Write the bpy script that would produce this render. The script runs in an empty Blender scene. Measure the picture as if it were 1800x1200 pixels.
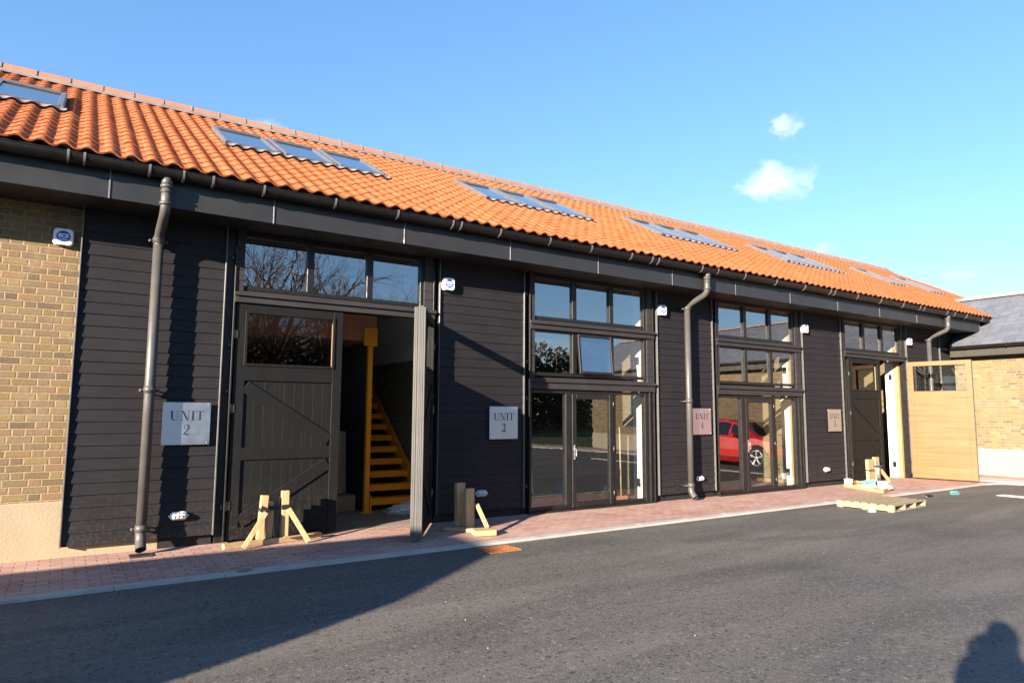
import bpy, bmesh, math, random
from mathutils import Vector, Matrix
random.seed(7)
R = math.radians
SC = bpy.context.scene
COL = SC.collection

# ---------------------------------------------------------------- camera
cam_d = bpy.data.cameras.new('camera')
cam = bpy.data.objects.new('camera', cam_d)
COL.objects.link(cam)
yaw, pitch, roll = R(33.51), R(6.06), R(0.309)
fwd = Vector((math.sin(yaw)*math.cos(pitch), math.cos(yaw)*math.cos(pitch), math.sin(pitch)))
rgt = Vector((math.cos(yaw), -math.sin(yaw), 0))
upv = rgt.cross(fwd)
rg2 = math.cos(roll)*rgt + math.sin(roll)*upv
up2 = -math.sin(roll)*rgt + math.cos(roll)*upv
cam.matrix_world = Matrix(((rg2.x, up2.x, -fwd.x, 0), (rg2.y, up2.y, -fwd.y, 0), (rg2.z, up2.z, -fwd.z, 1.54), (0, 0, 0, 1)))
cam_d.sensor_width = 36
cam_d.lens = 1187/1800*36
cam_d.clip_start = 0.02
cam_d.clip_end = 4000
SC.camera = cam

# ---------------------------------------------------------------- sky, sun, exposure
LIGHT = Vector((2.35, 1.0, -0.668)).normalized()          # the way sunlight travels
SUN_EL = math.asin(-LIGHT.z)
SUN_ROT = math.atan2(-LIGHT.x, -LIGHT.y)
world = bpy.data.worlds.new('World')
SC.world = world
world.use_nodes = True
wn = world.node_tree
wn.nodes.clear()
wo = wn.nodes.new('ShaderNodeOutputWorld')
wb = wn.nodes.new('ShaderNodeBackground')
ws = wn.nodes.new('ShaderNodeTexSky')
ws.sky_type = 'NISHITA'
ws.sun_disc = False
ws.sun_elevation = SUN_EL
ws.sun_rotation = SUN_ROT
ws.air_density = 1.0
ws.dust_density = 0.0
ws.ozone_density = 2.0
wb.inputs['Strength'].default_value = 0.075
wh = wn.nodes.new('ShaderNodeHueSaturation')
wh.inputs['Saturation'].default_value = 1.15
wn.links.new(ws.outputs[0], wh.inputs['Color'])
wg = wn.nodes.new('ShaderNodeGamma')
wg.inputs['Gamma'].default_value = 0.72
wn.links.new(wh.outputs[0], wg.inputs[0])
wm_ = wn.nodes.new('ShaderNodeMix'); wm_.data_type = 'RGBA'; wm_.blend_type = 'MULTIPLY'
wm_.inputs[0].default_value = 1.0
wm_.inputs[7].default_value = (0.885, 1.085, 1.38, 1)          # white balance of the photograph
wn.links.new(wg.outputs[0], wm_.inputs[6])
wn.links.new(wm_.outputs[2], wb.inputs[0])
wn.links.new(wb.outputs[0], wo.inputs[0])
sun_d = bpy.data.lights.new('sun', 'SUN')
sun_d.energy = 5.0
sun_d.angle = R(0.5)
sun_d.color = (1.0, 0.86, 0.69)
sun = bpy.data.objects.new('sun', sun_d)
COL.objects.link(sun)
sun.location = (-40, -20, 30)
sun.rotation_euler = LIGHT.to_track_quat('-Z', 'Y').to_euler()
SC.view_settings.view_transform = 'Standard'
SC.view_settings.look = 'None'
SC.view_settings.gamma = 1
SC.view_settings.exposure = 2.2
SC.render.engine = 'CYCLES'
SC.cycles.use_denoising = True
SC.cycles.max_bounces = 8
SC.cycles.transparent_max_bounces = 12
SC.cycles.caustics_reflective = False
SC.cycles.caustics_refractive = False
SC.cycles.sample_clamp_indirect = 6

# ---------------------------------------------------------------- mesh helper
class MB:
    """collects faces; build() links them as ONE mesh object"""
    def __init__(self):
        self.v, self.f, self.m, self.s = [], [], [], []
    def face(self, pts, mi=0, sm=False):
        n = len(self.v)
        self.v += [tuple(p) for p in pts]
        self.f.append(list(range(n, n+len(pts)))); self.m.append(mi); self.s.append(sm)
    def obox(self, c, ax, ay, az, b=0.0, mi=0):
        """box about c with half-extent vectors ax ay az, chamfered by b"""
        c, ax, ay, az = Vector(c), Vector(ax), Vector(ay), Vector(az)
        if ax.cross(ay).dot(az) < 0: ax = -ax
        L = [a.length for a in (ax, ay, az)]
        b = min(b, min(L)*0.45)
        n = len(self.v)
        if b <= 0:
            for sx in (-1, 1):
                for sy in (-1, 1):
                    for sz in (-1, 1):
                        self.v.append(tuple(c+sx*ax+sy*ay+sz*az))
            for q in ((0,1,3,2),(4,6,7,5),(0,4,5,1),(2,3,7,6),(0,2,6,4),(1,5,7,3)):
                self.f.append([n+i for i in q]); self.m.append(mi); self.s.append(False)
            return
        u = [a/l for a, l in zip((ax, ay, az), L)]
        idx = {}
        for sx in (-1, 1):
            for sy in (-1, 1):
                for sz in (-1, 1):
                    sg = (sx, sy, sz)
                    for k in range(3):
                        p = c.copy()
                        for j in range(3):
                            p += u[j]*sg[j]*(L[j] if j == k else L[j]-b)
                        idx[(sg, k)] = len(self.v); self.v.append(tuple(p))
        def add(q):
            P = [Vector(self.v[i]) for i in q]
            nrm = (P[1]-P[0]).cross(P[2]-P[0])
            cc = sum(P, Vector())/len(P)-c
            if nrm.dot(cc) < 0: q = q[::-1]
            self.f.append(q); self.m.append(mi); self.s.append(False)
        for k in range(3):
            i, j = (k+1) % 3, (k+2) % 3
            for s in (-1, 1):
                q = []
                for si, sj in ((-1,-1),(1,-1),(1,1),(-1,1)):
                    sg = [0,0,0]; sg[k] = s; sg[i] = si; sg[j] = sj
                    q.append(idx[(tuple(sg), k)])
                add(q)
            for si in (-1, 1):
                for sj in (-1, 1):
                    a = [0,0,0]; a[k] = -1; a[i] = si; a[j] = sj
                    d = list(a); d[k] = 1
                    a, d = tuple(a), tuple(d)
                    add([idx[(a, i)], idx[(d, i)], idx[(d, j)], idx[(a, j)]])
        for sx in (-1, 1):
            for sy in (-1, 1):
                for sz in (-1, 1):
                    add([idx[((sx,sy,sz), k)] for k in range(3)])
    def box(self, x0, x1, y0, y1, z0, z1, b=0.0, mi=0):
        self.obox(((x0+x1)/2, (y0+y1)/2, (z0+z1)/2), ((x1-x0)/2,0,0), (0,(y1-y0)/2,0), (0,0,(z1-z0)/2), b, mi)
    def bar(self, p0, p1, w, t, upd=(0,0,1), b=0.0, mi=0):
        """rectangular bar from p0 to p1, w across, t along upd"""
        p0, p1, upd = Vector(p0), Vector(p1), Vector(upd)
        d = p1-p0
        side = d.cross(upd).normalized()
        u2 = side.cross(d).normalized()
        self.obox((p0+p1)/2, d/2, side*w/2, u2*t/2, b, mi)
    def prism(self, poly, o, ax, ay, n, t, mi=0):
        """flat outline poly (2-D) laid on o with axes ax, ay, thickness t along n"""
        o, ax, ay, n = Vector(o), Vector(ax), Vector(ay), Vector(n)
        a = sum(poly[i][0]*poly[(i+1) % len(poly)][1]-poly[(i+1) % len(poly)][0]*poly[i][1] for i in range(len(poly)))
        if (a > 0) != (ax.cross(ay).dot(n) > 0): poly = poly[::-1]
        A = [o+ax*p[0]+ay*p[1] for p in poly]
        B = [p+n*t for p in A]
        self.face(B, mi); self.face(A[::-1], mi)
        for i in range(len(A)):
            j = (i+1) % len(A)
            self.face([A[i], A[j], B[j], B[i]], mi)
    def tube(self, pts, r, seg=12, mi=0, caps=True, sm=True):
        pts = [Vector(p) for p in pts]
        rr = r if isinstance(r, (list, tuple)) else [r]*len(pts)
        rings = []
        ref = None
        for i, p in enumerate(pts):
            d = (pts[min(i+1, len(pts)-1)]-pts[max(i-1, 0)]).normalized()
            if ref is None:
                ref = Vector((0,0,1)) if abs(d.z) < 0.9 else Vector((1,0,0))
            a = ref - d*ref.dot(d)
            if a.length < 1e-4: a = d.orthogonal()
            a.normalize(); bb = d.cross(a); ref = a
            n = len(self.v)
            for k in range(seg):
                t = 2*math.pi*k/seg
                self.v.append(tuple(p+(a*math.cos(t)+bb*math.sin(t))*rr[i]))
            rings.append(n)
        for i in range(len(rings)-1):
            for k in range(seg):
                k2 = (k+1) % seg
                self.f.append([rings[i]+k, rings[i]+k2, rings[i+1]+k2, rings[i+1]+k]); self.m.append(mi); self.s.append(sm)
        if caps:
            self.f.append([rings[0]+k for k in range(seg)][::-1]); self.m.append(mi); self.s.append(False)
            self.f.append([rings[-1]+k for k in range(seg)]); self.m.append(mi); self.s.append(False)
    def ellipsoid(self, c, rx, ry, rz, nu=16, nv=10, mi=0):
        c = Vector(c); n = len(self.v)
        for j in range(nv+1):
            ph = math.pi*j/nv
            for i in range(nu):
                th = 2*math.pi*i/nu
                self.v.append((c.x+rx*math.sin(ph)*math.cos(th), c.y+ry*math.sin(ph)*math.sin(th), c.z+rz*math.cos(ph)))
        for j in range(nv):
            for i in range(nu):
                i2 = (i+1) % nu
                self.f.append([n+j*nu+i, n+(j+1)*nu+i, n+(j+1)*nu+i2, n+j*nu+i2]); self.m.append(mi); self.s.append(True)
    def build(self, name, mats, parent=None, off=None, loc=None, rot=None):
        """off: world position subtracted from the verts (the root's place)"""
        me = bpy.data.meshes.new(name)
        o = Vector(off) if off is not None else Vector()
        me.from_pydata([(x-o.x, y-o.y, z-o.z) for x, y, z in self.v], [], self.f)
        mats = mats if isinstance(mats, (list, tuple)) else [mats]
        for m in mats: me.materials.append(m)
        for p, mi, s in zip(me.polygons, self.m, self.s):
            p.material_index = mi; p.use_smooth = s
        me.update()
        ob = bpy.data.objects.new(name, me)
        COL.objects.link(ob)
        if parent is not None: ob.parent = parent
        if loc is not None: ob.location = loc
        if rot is not None: ob.rotation_euler = rot
        return ob

def tag(o, label=None, cat=None, group=None, kind=None):
    if label: o['label'] = label
    if cat: o['category'] = cat
    if group: o['group'] = group
    if kind: o['kind'] = kind
    return o
def empty(name, loc, rz=0.0):
    o = bpy.data.objects.new(name, None)
    o.empty_display_size = 0.2
    COL.objects.link(o); o.location = loc; o.rotation_euler = (0, 0, rz)
    return o
def copy_tree(o, parent=None):
    c = o.copy(); COL.objects.link(c)
    if parent is not None: c.parent = parent
    for ch in list(o.children): copy_tree(ch, c)
    return c

# ---------------------------------------------------------------- materials
class NT:
    def __init__(self, name):
        self.mat = bpy.data.materials.new(name); self.mat.use_nodes = True
        self.t = self.mat.node_tree; self.t.nodes.clear()
        self.out = self.n('OutputMaterial')
        self.bs = self.n('BsdfPrincipled')
        self.l(self.bs.outputs[0], self.out.inputs[0])
    def n(self, typ, **kw):
        nd = self.t.nodes.new('ShaderNode'+typ)
        for k, v in kw.items(): setattr(nd, k, v)
        return nd
    def l(self, a, b): self.t.links.new(a, b)
    def val(self, sock, v):
        if hasattr(v, 'is_output'): self.l(v, sock)
        else: sock.default_value = v
    def math(self, op, a, b=0.0, c=0.0):
        nd = self.n('Math', operation=op)
        for s, v in zip(nd.inputs, (a, b, c)): self.val(s, v)
        return nd.outputs[0]
    def coords(self, scale=(1,1,1), loc=(0,0,0), kind='Object'):
        tc = self.n('TexCoord'); mp = self.n('Mapping')
        mp.inputs['Scale'].default_value = scale; mp.inputs['Location'].default_value = loc
        self.l(tc.outputs[kind], mp.inputs[0]); return mp.outputs[0]
    def noise(self, vec, scale, detail=4, rough=0.55, dist=0.0):
        nd = self.n('TexNoise')
        self.l(vec, nd.inputs['Vector'])
        nd.inputs['Scale'].default_value = scale; nd.inputs['Detail'].default_value = detail
        nd.inputs['Roughness'].default_value = rough; nd.inputs['Distortion'].default_value = dist
        return nd.outputs[0]
    def ramp(self, fac, stops):
        nd = self.n('ValToRGB'); self.l(fac, nd.inputs[0])
        el = nd.color_ramp.elements
        while len(el) < len(stops): el.new(0.5)
        for e, (p, c) in zip(el, stops):
            e.position = p; e.color = (c[0], c[1], c[2], 1) if hasattr(c, '__len__') else (c, c, c, 1)
        return nd.outputs[0]
    def mix(self, fac, a, b, mode='MIX'):
        nd = self.n('Mix', data_type='RGBA', blend_type=mode)
        self.val(nd.inputs[0], fac)
        for s, v in ((nd.inputs[6], a), (nd.inputs[7], b)):
            if hasattr(v, 'is_output'): self.l(v, s)
            else: s.default_value = (v[0], v[1], v[2], 1)
        return nd.outputs[2]
    def maprange(self, v, a, b, c, d):
        nd = self.n('MapRange')
        self.l(v, nd.inputs[0])
        for i, x in enumerate((a, b, c, d)): nd.inputs[i+1].default_value = x
        return nd.outputs[0]
    def bump(self, h, strength=0.3, dist=0.01):
        nd = self.n('Bump'); nd.inputs['Strength'].default_value = strength; nd.inputs['Distance'].default_value = dist
        self.l(h, nd.inputs['Height']); self.l(nd.outputs[0], self.bs.inputs['Normal']); return nd
    def set(self, color=None, rough=None, metal=None, spec=None, coat=None):
        b = self.bs.inputs
        if color is not None:
            if hasattr(color, 'is_output'): self.l(color, b['Base Color'])
            else: b['Base Color'].default_value = (color[0], color[1], color[2], 1)
        if rough is not None: self.val(b['Roughness'], rough)
        if metal is not None: b['Metallic'].default_value = metal
        if spec is not None: b['Specular IOR Level'].default_value = spec
        if coat is not None: b['Coat Weight'].default_value = coat
        return self.mat

def plain(name, c, rough=0.5, metal=0.0, var=0.25, scale=6.0, bump=0.0, bscale=60.0, spec=0.5, coat=0.0, rvar=0.1):
    """one real colour with uneven weathering of its own"""
    t = NT(name)
    v = t.coords()
    f = t.noise(v, scale, 6, 0.6)
    col = t.mix(t.maprange(f, 0.3, 0.7, 0, 1), [x*(1-var) for x in c], [x*(1+var) for x in c])
    r = t.maprange(t.noise(v, scale*2.7, 5), 0.3, 0.7, rough-rvar, min(1, rough+rvar))
    if bump: t.bump(t.noise(v, bscale, 5), bump, 0.01)
    return t.set(col, r, metal, spec, coat)

def wood(name, c1, c2, axis=2, rough=0.6, freq=45.0, bump=0.25, spec=0.3, knots=True):
    """grain stretched along one axis of the object"""
    t = NT(name)
    s = [1.0, 1.0, 1.0]; s[axis] = 0.045
    v = t.coords(s)
    g = t.noise(v, freq, 8, 0.65, 0.6)
    big = t.noise(t.coords(), 1.7, 3)
    f = t.math('ADD', t.math('MULTIPLY', g, 0.75), t.math('MULTIPLY', big, 0.25))
    col = t.ramp(f, [(0.32, c1), (0.66, c2)])
    if knots:
        s2 = [5.0, 5.0, 5.0]; s2[axis] = 1.6
        vo = t.n('TexVoronoi'); t.l(t.coords(s2), vo.inputs['Vector']); vo.inputs['Scale'].default_value = 1.0
        k = t.maprange(vo.outputs['Distance'], 0.02, 0.09, 1, 0)
        col = t.mix(t.math('MULTIPLY', k, 0.6), col, [x*0.4 for x in c1])
    t.bump(g, bump, 0.004)
    return t.set(col, rough, spec=spec)

def painted_timber(name, c, axis=0, rough=0.55, wear=(0.16, 0.155, 0.15), wear_amt=0.35, bump=0.35, freq=60, dust=0.0):
    """opaque dark stain over sawn boards: grain relief, faint scuffs"""
    t = NT(name)
    s = [1.0, 1.0, 1.0]; s[axis] = 0.05
    g = t.noise(t.coords(s), freq, 8, 0.7)
    big = t.noise(t.coords(), 2.3, 4)
    col = t.mix(t.maprange(big, 0.3, 0.7, 0, 1), [x*0.8 for x in c], [x*1.2 for x in c])
    s2 = [3.0, 3.0, 3.0]; s2[axis] = 0.5
    sc = t.noise(t.coords(s2), 9, 8, 0.75, 1.0)
    col = t.mix(t.math('MULTIPLY', t.maprange(sc, 0.62, 0.74, 0, 1), wear_amt), col, wear)
    col = t.mix(t.maprange(g, 0.35, 0.7, 0, 0.45), col, [x*1.7 for x in c])
    if dust:      # dried splashes of yard dirt along the foot
        sp = t.n('SeparateXYZ'); tc = t.n('TexCoord'); t.l(tc.outputs['Object'], sp.inputs[0])
        low = t.maprange(sp.outputs[2], 0.1, 0.75, 1, 0)
        spl = t.maprange(t.noise(t.coords((1, 1, 0.7)), 26, 6, 0.75), 0.5, 0.68, 0, 1)
        col = t.mix(t.math('MULTIPLY', t.math('MULTIPLY', low, spl), dust), col, (0.11, 0.09, 0.07))
    t.bump(g, bump, 0.003)
    return t.set(col, t.maprange(g, 0.3, 0.7, rough-0.1, rough+0.15), spec=0.2)

def brickwork(name, ua, cols, mortar, bl=0.225, bh=0.075, joint=0.014, bumpd=0.012, seed=0.0):
    """Flemish bond: stretcher and header in turn; ua = the horizontal axis (0 or 1) of the wall"""
    t = NT(name)
    tc = t.n('TexCoord'); sp = t.n('SeparateXYZ'); t.l(tc.outputs['Object'], sp.inputs[0])
    wob = t.noise(t.coords((1,1,1)), 9, 3)
    wob2 = t.noise(t.coords((1,1,1), (5,5,5)), 7, 3)
    u = t.math('ADD', sp.outputs[ua], t.math('MULTIPLY', t.math('SUBTRACT', wob, 0.5), 0.018))
    z = t.math('ADD', sp.outputs[2], t.math('MULTIPLY', t.math('SUBTRACT', wob2, 0.5), 0.012))
    per = bl*1.5
    row = t.math('FLOOR', t.math('DIVIDE', z, bh))
    fz = t.math('SUBTRACT', z, t.math('MULTIPLY', row, bh))
    par = t.math('FLOORED_MODULO', row, 2.0)
    jit = t.n('TexWhiteNoise', noise_dimensions='1D'); t.l(t.math('ADD', row, seed), jit.inputs['W'])
    us = t.math('ADD', t.math('ADD', u, t.math('MULTIPLY', par, per/2)), t.math('MULTIPLY', jit.outputs[0], 0.035))
    cell = t.math('FLOOR', t.math('DIVIDE', us, per))
    fu = t.math('SUBTRACT', us, t.math('MULTIPLY', cell, per))
    head = t.math('GREATER_THAN', fu, bl)
    fu2 = t.math('SUBTRACT', fu, t.math('MULTIPLY', head, bl))
    wdt = t.math('SUBTRACT', bl, t.math('MULTIPLY', head, bl/2))
    du = t.math('MINIMUM', fu2, t.math('SUBTRACT', wdt, fu2))
    dz = t.math('MINIMUM', fz, t.math('SUBTRACT', bh, fz))
    d = t.math('MINIMUM', du, dz)
    edge = t.math('ADD', d, t.math('MULTIPLY', t.math('SUBTRACT', t.noise(t.coords(), 60, 4), 0.5), 0.006))
    brick = t.maprange(edge, joint*0.35, joint*0.65, 0, 1)
    cid = t.n('CombineXYZ')
    t.l(t.math('ADD', t.math('MULTIPLY', cell, 2), head), cid.inputs[0]); t.l(row, cid.inputs[1]); cid.inputs[2].default_value = seed
    wnz = t.n('TexWhiteNoise', noise_dimensions='3D'); t.l(cid.outputs[0], wnz.inputs['Vector'])
    n = len(cols)
    bc = t.ramp(wnz.outputs[0], [(i/(n-1), c) for i, c in enumerate(cols)])
    fine = t.noise(t.coords(), 38, 6, 0.7)
    bc = t.mix(t.maprange(fine, 0.35, 0.7, 0, 0.75), bc, t.mix(0.5, bc, (0.11, 0.085, 0.065)))
    blot = t.noise(t.coords(), 16, 5, 0.7)
    bc = t.mix(t.maprange(blot, 0.58, 0.75, 0, 0.5), bc, (0.17, 0.125, 0.07))
    mc = t.mix(t.maprange(t.noise(t.coords(), 25, 5), 0.3, 0.7, 0, 1), [x*0.82 for x in mortar], [x*1.1 for x in mortar])
    bc = t.mix(0.1, bc, mc)
    col = t.mix(brick, mc, bc)
    smear = t.maprange(t.noise(t.coords(), 2.2, 6, 0.7), 0.53, 0.74, 0, 0.6)
    col = t.mix(smear, col, mc)
    h = t.math('ADD', t.math('MULTIPLY', brick, 0.75), t.math('MULTIPLY', fine, 0.35))
    t.bump(h, 0.9, bumpd)
    return t.set(col, 0.88, spec=0.2)

def paving(name):
    t = NT(name)
    v = t.coords()
    br = t.n('TexBrick'); t.l(v, br.inputs['Vector'])
    br.offset = 0.5
    for k, x in (('Scale', 1.0), ('Mortar Size', 0.006), ('Mortar Smooth', 0.35), ('Bias', 0.0), ('Brick Width', 0.2), ('Row Height', 0.1)):
        br.inputs[k].default_value = x
    br.inputs['Color1'].default_value = (0.33, 0.175, 0.145, 1)
    br.inputs['Color2'].default_value = (0.47, 0.28, 0.235, 1)
    br.inputs['Mortar'].default_value = (0.085, 0.05, 0.042, 1)
    n1 = t.noise(v, 1.3, 5, 0.6)
    n2 = t.noise(v, 55, 5, 0.7)
    col = t.mix(t.maprange(n1, 0.35, 0.7, 0, 0.55), br.outputs[0], (0.50, 0.36, 0.29))
    col = t.mix(t.maprange(n2, 0.4, 0.7, 0, 0.5), col, t.mix(0.4, col, (0.12, 0.07, 0.06)))
    h = t.math('ADD', t.math('MULTIPLY', t.math('SUBTRACT', 1.0, br.outputs[1]), 0.7), t.math('MULTIPLY', n2, 0.25))
    t.bump(h, 0.5, 0.004)
    return t.set(col, 0.85, spec=0.25)

def asphalt(name):
    t = NT(name)
    v = t.coords()
    fine = t.noise(v, 120, 3, 0.8)
    vo = t.n('TexVoronoi'); t.l(v, vo.inputs['Vector']); vo.inputs['Scale'].default_value = 115
    stone = t.n('SeparateColor'); t.l(vo.outputs['Color'], stone.inputs[0])
    vo2 = t.n('TexVoronoi'); t.l(v, vo2.inputs['Vector']); vo2.inputs['Scale'].default_value = 46
    st2 = t.n('SeparateColor'); t.l(vo2.outputs['Color'], st2.inputs[0])
    patch = t.noise(v, 0.45, 6, 0.62, 0.4)
    # roller and tyre passes: long sweeping arcs
    arc = t.n('TexWave', wave_type='RINGS', rings_direction='Z')
    mp = t.coords((1,1,1), (-6.0, 26.0, 0))
    t.l(mp, arc.inputs['Vector'])
    arc.inputs['Scale'].default_value = 0.33; arc.inputs['Distortion'].default_value = 3.5
    arc.inputs['Detail'].default_value = 4; arc.inputs['Detail Scale'].default_value = 0.6; arc.inputs['Detail Roughness'].default_value = 0.6
    base = t.ramp(stone.outputs[0], [(0.0, (0.058, 0.054, 0.0505)), (0.6, (0.092, 0.085, 0.079)), (0.93, (0.13, 0.12, 0.11)), (1.0, (0.22, 0.2, 0.18))])
    col = t.mix(t.maprange(patch, 0.35, 0.68, 0, 0.6), base, t.mix(0.55, base, (0.135, 0.12, 0.102)))
    col = t.mix(t.math('MULTIPLY', arc.outputs[0], t.maprange(t.noise(v, 0.3, 4), 0.4, 0.65, 0.1, 0.8)), col, t.mix(0.7, col, (0.15, 0.137, 0.12)))
    st = t.noise(t.coords((0.22, 1.5, 1)), 1.1, 6, 0.62, 0.8)      # wheel-swept dust, drawn out along the yard
    col = t.mix(t.maprange(st, 0.48, 0.66, 0, 0.9), col, t.mix(0.6, col, (0.18, 0.162, 0.14)))
    dk = t.noise(t.coords((0.3, 1.1, 1), (4, 9, 0)), 0.9, 6, 0.6, 0.6)
    col = t.mix(t.maprange(dk, 0.5, 0.7, 0, 0.6), col, (0.045, 0.043, 0.042))
    col = t.mix(t.maprange(st2.outputs[0], 0.0, 0.16, 0.75, 0.0), col, (0.024, 0.023, 0.023))
    col = t.mix(t.maprange(st2.outputs[1], 0.9, 1.0, 0.0, 0.5), col, (0.24, 0.22, 0.195))
    rust = t.maprange(t.noise(t.coords((1,1,1), (3.3, 1.7, 0)), 0.5, 5, 0.6), 0.66, 0.78, 0, 0.3)
    col = t.mix(rust, col, (0.11, 0.06, 0.038))
    col = t.mix(t.maprange(fine, 0.35, 0.6, 0.4, 0), col, (0.03, 0.029, 0.029))
    h = t.math('ADD', t.math('MULTIPLY', vo.outputs['Distance'], -0.9), t.math('MULTIPLY', fine, 0.6))
    t.bump(h, 0.4, 0.004)
    return t.set(col, t.maprange(patch, 0.35, 0.7, 0.72, 0.9), spec=0.3)

def pantile(name):
    t = NT(name)
    tc = t.n('TexCoord'); sp = t.n('SeparateXYZ'); t.l(tc.outputs['Object'], sp.inputs[0])
    cid = t.n('CombineXYZ')
    t.l(t.math('FLOOR', t.math('DIVIDE', sp.outputs[0], 0.2)), cid.inputs[0])
    t.l(t.math('FLOOR', t.math('DIVIDE', sp.outputs[1], 0.2373)), cid.inputs[1])
    w = t.n('TexWhiteNoise', noise_dimensions='3D'); t.l(cid.outputs[0], w.inputs['Vector'])
    col = t.ramp(w.outputs[0], [(0.0, (0.27, 0.076, 0.025)), (0.35, (0.305, 0.086, 0.029)), (0.75, (0.32, 0.092, 0.032)), (1.0, (0.345, 0.105, 0.039))])
    f = t.noise(t.coords(), 22, 6, 0.7)
    col = t.mix(t.maprange(f, 0.4, 0.75, 0, 0.35), col, (0.26, 0.075, 0.03))
    st = t.maprange(t.noise(t.coords((1, 0.35, 1)), 3.0, 5), 0.56, 0.75, 0, 0.18)
    col = t.mix(st, col, (0.40, 0.17, 0.085))
    t.bump(t.noise(t.coords(), 90, 4), 0.15, 0.004)
    return t.set(col, 0.72, spec=0.3)

def slate(name, ua):
    t = NT(name)
    tc = t.n('TexCoord'); sp = t.n('SeparateXYZ'); t.l(tc.outputs['UV'], sp.inputs[0])
    br = t.n('TexBrick'); t.l(tc.outputs['UV'], br.inputs['Vector'])
    for k, x in (('Scale', 1.0), ('Mortar Size', 0.003), ('Mortar Smooth', 0.1), ('Bias', 0.0), ('Brick Width', 0.25), ('Row Height', 0.2)):
        br.inputs[k].default_value = x
    br.inputs['Color1'].default_value = (0.075, 0.085, 0.11, 1)
    br.inputs['Color2'].default_value = (0.125, 0.135, 0.165, 1)
    br.inputs['Mortar'].default_value = (0.02, 0.022, 0.028, 1)
    n = t.noise(t.coords(), 14, 6, 0.7)
    col = t.mix(t.maprange(n, 0.35, 0.7, 0, 0.5), br.outputs[0], (0.17, 0.17, 0.175))
    t.bump(t.math('ADD', t.math('MULTIPLY', n, 0.4), t.math('SUBTRACT', 1.0, br.outputs[1])), 0.4, 0.006)
    return t.set(col, t.maprange(n, 0.3, 0.7, 0.38, 0.55), spec=0.5)

def glass(name, ior=1.7, tint=(0.86, 0.9, 0.9), wav=0.012, rough=0.0):
    t = NT(name)
    t.t.nodes.remove(t.bs)
    r0 = ((ior-1)/(ior+1))**2
    ge = t.n('NewGeometry'); dt = t.n('VectorMath', operation='DOT_PRODUCT')
    t.l(ge.outputs['True Normal'], dt.inputs[0]); t.l(ge.outputs['Incoming'], dt.inputs[1])
    g5 = t.math('POWER', t.math('SUBTRACT', 1.0, t.math('ABSOLUTE', dt.outputs['Value'])), 5.0)
    fac = t.math('ADD', r0, t.math('MULTIPLY', g5, 1-r0))          # Schlick, the same from both sides
    tr = t.n('BsdfTransparent'); tr.inputs[0].default_value = (*tint, 1)
    gl = t.n('BsdfGlossy'); gl.inputs['Roughness'].default_value = rough
    gl.inputs['Color'].default_value = (1, 1, 1, 1)
    nz = t.noise(t.coords(), 2.6, 3, 0.5)
    b = t.n('Bump'); b.inputs['Strength'].default_value = 1.0; b.inputs['Distance'].default_value = wav*0.05
    t.l(nz, b.inputs['Height']); t.l(b.outputs[0], gl.inputs['Normal'])
    mx = t.n('MixShader'); t.l(fac, mx.inputs[0]); t.l(tr.outputs[0], mx.inputs[1]); t.l(gl.outputs[0], mx.inputs[2])
    t.l(mx.outputs[0], t.out.inputs[0])
    return t.mat

def brushed_metal(name, c, rough=0.22):
    t = NT(name)
    n = t.noise(t.coords((0.03, 1, 1)), 260, 4, 0.6)
    t.bump(n, 0.05, 0.001)
    big = t.noise(t.coords(), 5, 4)
    return t.set(c, t.maprange(big, 0.3, 0.7, rough-0.05, rough+0.06), 1.0)

M = {}
M['clad'] = painted_timber('charcoal_weatherboard', (0.0125, 0.0112, 0.0132), 0, 0.62, (0.06, 0.055, 0.053), 0.3, 0.3, 55, 0.35)
M['board'] = painted_timber('charcoal_board', (0.026, 0.0235, 0.0248), 0, 0.6, (0.1, 0.092, 0.088), 0.3, 0.35, 50)
M['doorblack'] = painted_timber('black_door_stain', (0.006, 0.006, 0.0061), 2, 0.6, (0.07, 0.067, 0.062), 0.45, 0.5, 70, 0.3)
M['frame'] = plain('black_frame_paint', (0.009, 0.0087, 0.0087), 0.42, 0, 0.2, 5, spec=0.4)
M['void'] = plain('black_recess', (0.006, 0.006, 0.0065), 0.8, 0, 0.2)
M['fascia'] = plain('dark_grey_metal', (0.0195, 0.0198, 0.0215), 0.45, 0, 0.12, 1.2, 0.02, 4, spec=0.4)
M['seam'] = plain('pale_seam_metal', (0.15, 0.15, 0.155), 0.4, 0.3, 0.15)
M['gutter'] = plain('black_gutter_metal', (0.007, 0.0067, 0.0067), 0.42, 0, 0.15, 3, spec=0.35)
M['pipe'] = plain('grey_pipe_metal', (0.06, 0.057, 0.055), 0.45, 0, 0.12, 4, 0.05, 80, spec=0.5)
M['bracket'] = plain('bracket_metal', (0.16, 0.16, 0.165), 0.4, 0.4, 0.15)
M['trim'] = plain('corner_trim_metal', (0.11, 0.11, 0.112), 0.4, 0.3, 0.15)
M['soffit'] = plain('soffit_board', (0.012, 0.0105, 0.0105), 0.6, 0, 0.15)
M['tile'] = pantile('orange_pantile')
M['ridge'] = plain('ridge_clay', (0.34, 0.14, 0.085), 0.75, 0, 0.14, 3.0, 0.1, 60, spec=0.25)
M['lead'] = plain('lead_flashing', (0.2, 0.2, 0.205), 0.5, 0.2, 0.2, 6)
M['skyframe'] = plain('skylight_frame_metal', (0.17, 0.175, 0.19), 0.38, 0.5, 0.12, 5)
LB = [(0.29, 0.215, 0.10), (0.36, 0.275, 0.125), (0.20, 0.155, 0.10), (0.40, 0.31, 0.16), (0.14, 0.115, 0.085), (0.34, 0.245, 0.08), (0.36, 0.215, 0.14), (0.24, 0.19, 0.115), (0.33, 0.26, 0.14)]
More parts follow.
